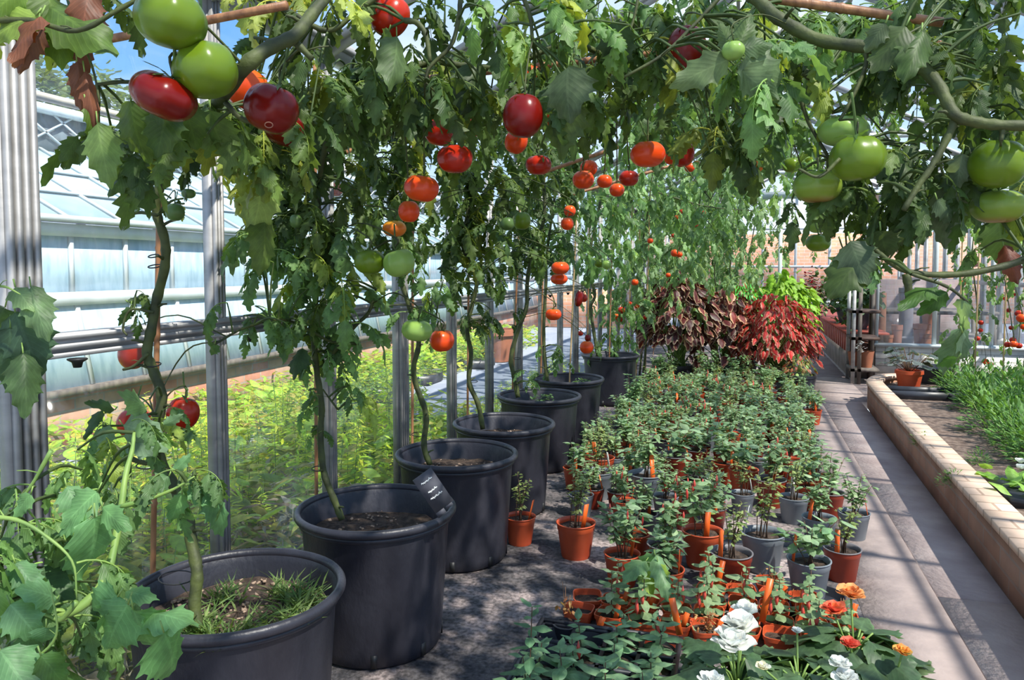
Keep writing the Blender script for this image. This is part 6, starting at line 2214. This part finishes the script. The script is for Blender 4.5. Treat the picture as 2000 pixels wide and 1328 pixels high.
p = on_bed(1775, 756)
r_ = empty('potted_plant', (p.x, p.y, .17), 'red pot of dark silvery leaves on the far end of the raised bed', 'potted plant')
MB().lathe([(0, 0), (.085, 0), (.105, .12), (.115, .12), (.115, .15), (.1, .15), (.09, .12), (0, .12)], k=26).build('pot', POT_ORANGE, r_, smooth=True, sharp=40)
q, st = MB(), MB()
n = 44
a = rg.uniform(0, 6.28, n)
rr = rg.uniform(.02, .20, n)
P_ = np.stack([np.cos(a) * rr, np.sin(a) * rr, .19 + rg.random(n) * .16], 1)
scatter(q, BEGONIA, P_, np.stack([np.cos(a), np.sin(a), rg.uniform(-.3, .2, n)], 1), rg.uniform(.06, .10, n), tints(n, (.05, .08, .065), .3, (.22, .26, .26), rg), rng=rg)
for p_ in P_:
    st.tube([(0, 0, .12), tuple(p_)], .002, k=4)
q.build('leaves', LEAF_SMALL, r_, smooth=True)
st.build('leaf_stalk_cluster', STEM_WOOD, r_)
p = on_bed(1818, 750)
tag(MB().lathe([(0, 0), (.13, 0), (.19, .12), (.20, .15), (.185, .15), (.12, .02), (0, .02)], k=28, c=(p.x + .02, p.y + .1, .17)).build('bowl_planter', TRAY_BLACK, smooth=True, sharp=40), 'wide black bowl planter behind the red pot on the bed', 'planter')
p0, p1 = on_bed(1745, 775), on_bed(1850, 777)
cx, cy = (p0.x + p1.x) / 2, (p0.y + p1.y) / 2
q = MB().bb((cx - .26, cy - .13, .17), (cx + .26, cy + .13, .18))
for a_, b_ in (((-.27, -.14), (.27, -.125)), ((-.27, .125), (.27, .14)), ((-.27, -.14), (-.255, .14)), ((.255, -.14), (.27, .14))):
    q.bb((cx + a_[0], cy + a_[1], .17), (cx + b_[0], cy + b_[1], .235))
tag(q.build('seed_tray', TRAY_BLACK), 'empty black seed tray lying on the bed in front of the red pot', 'tray')
p = on_z(1968, 725, .17)
tag(MB().lathe([(0, 0), (.13, 0), (.17, .28), (.19, .29), (.19, .34), (.17, .34), (.15, .27), (0, .26)], k=26, c=(min(p.x, 2.6), 7.2, .17)).build('clay_planter', MARKER_PINK, smooth=True, sharp=40), 'large weathered clay planter among cherry tomato stems by the far glass', 'planter')

# young plants in the bed
rng = np.random.default_rng(909)
protoB = []
for i in range(5):
    r_ = empty('bed_plant')
    q, st = MB(), MB()
    n = 230
    D0 = rng.normal(size=(n, 3))
    D0[:, 2] = abs(D0[:, 2])
    D0 /= np.linalg.norm(D0, axis=1)[:, None]
    P_ = D0 * rng.uniform(.4, 1, n)[:, None] * np.array([.13, .13, .24])
    scatter(q, LANCE + OVATE[:1], P_, D0 + [0, 0, .3], rng.uniform(.022, .05, n), tints(n, (.08, .19, .045), .35, (.17, .33, .08), rng), rng=rng)
    for j in range(7):
        st.tube([(0, 0, 0), tuple(P_[j * 9] * .6), tuple(P_[j * 9])], .002, k=4)
    q.build('leaves', LEAF_SMALL, r_, smooth=True)
    st.build('stems', STEM_NEW, r_)
    protoB.append(r_)
usedB = set()
yy = 2.5
while yy < 7.3:
    x = bed_x(yy) + .42 + (.12 if yy < 5.5 else .25)
    if yy < 3.3:
        x = 1.55
    while x < 2.8:
        if rng.random() < .97:
            q = int(rng.integers(0, 5))
            o = protoB[q] if q not in usedB else copy_tree(protoB[q])
            usedB.add(q)
            o.location = (x + rng.uniform(-.04, .04), yy + rng.uniform(-.04, .04), .17)
            s_ = rng.uniform(.9, 1.35)
            o.scale = (s_, s_, s_)
            o.rotation_euler = (0, 0, rng.uniform(0, 6.28))
            tag(o, 'feathery bright green young plant in the soil of the raised bed', 'plant', 'young plants in the raised bed')
        x += .165
    yy += .18
for i, (px, py, lab) in enumerate([(1912, 905, 'small feathery plant near the coping, next to the broad-leaved white flower'), (1800, 870, 'tiny green seedling patch on bare soil near the coping'), (1862, 950, 'small weed beside the inner edge of the coping')]):
    p = on_bed(px, py)
    o = copy_tree(protoB[i])
    o.location = (p.x, p.y, .17)
    o.scale = (.5, .5, .35)
    for kk in ('group',):
        if kk in o:
            del o[kk]
    tag(o, lab, 'plant')
p = on_bed(1992, 968)
r_ = empty('primrose_plant', (p.x, p.y, .17), 'broad-leaved white-flowered plant in a black module tray on the bed coping side', 'flowering plant')
q = MB()
n = 30
P_ = np.stack([rng.normal(0, .07, n), rng.normal(0, .12, n), np.full(n, .05)], 1)
scatter(q, OVATE_HI, P_, around(n, rng, (.3, 1.4)), rng.uniform(.07, .12, n), tints(n, (.20, .38, .06), .3, (.30, .5, .1), rng), rng=rng)
q.build('leaves', LEAF_SMALL, r_, smooth=True)
for fx in ((-.02, -.07), (.01, .05)):
    q = MB()
    a = np.arange(6) * PI / 3
    scatter(q, PETAL_T, np.tile((fx[0], fx[1], .14), (6, 1)), np.stack([np.cos(a), np.sin(a), np.full(6, .5)], 1), np.full(6, .028), tints(6, WH, .05))
    q.build('flower', PETAL, r_, smooth=True)
q = MB().bb((-.10, -.22, 0), (.16, .2, .04))
q.build('module_tray', TRAY_BLACK, r_)

# cherry tomato plants by the far glass
for i, (x, y) in enumerate([(2.45, 7.9), (2.7, 7.0), (2.75, 6.2), (2.2, 8.5), (2.8, 8.4)]):
    rg = np.random.default_rng(700 + i)
    r_ = empty('cherry_tomato_plant', (x, y, .17), 'slim cherry tomato plant trained up by the far glass wall, ' + ['before the partition', 'beside the clay planter', 'nearest of its row', 'close to the partition sill', 'in the glass corner'][i], 'tomato plant')
    P_ = smooth_path([(0, 0, 0), (.03, 0, .6), (-.03, .02, 1.2), (.03, 0, 1.75)], 4)
    MB().tube(P_, np.linspace(.009, .005, len(P_)), k=7).build('main_stem', STEM, r_, smooth=True)
    n = 60
    Q_ = np.stack([rg.normal(0, .15, n), rg.normal(0, .15, n), rg.uniform(.1, 1.75, n)], 1)
    lf = MB()
    compounds(lf, Q_, rg.uniform(.12, .22, n), tints(n, (.11, .21, .08), .35, (.2, .34, .1), rg), hi=False, rng=rg)
    lf.build('foliage', LEAF, r_, smooth=True)
for px, y, lab in ((1960, 6.6, 'white support stake by the clay planter'), (1905, 7.6, 'thin stake among cherry tomatoes by the far glass'), (1872, 8.2, 'thin stake nearest the partition among cherry tomatoes')):
    p = on_y(px, 700, y)
    cane((min(p.x, 2.8), y, .17), (min(p.x, 2.8), y, 1.7), .006, lab, BAMBOO_PALE)
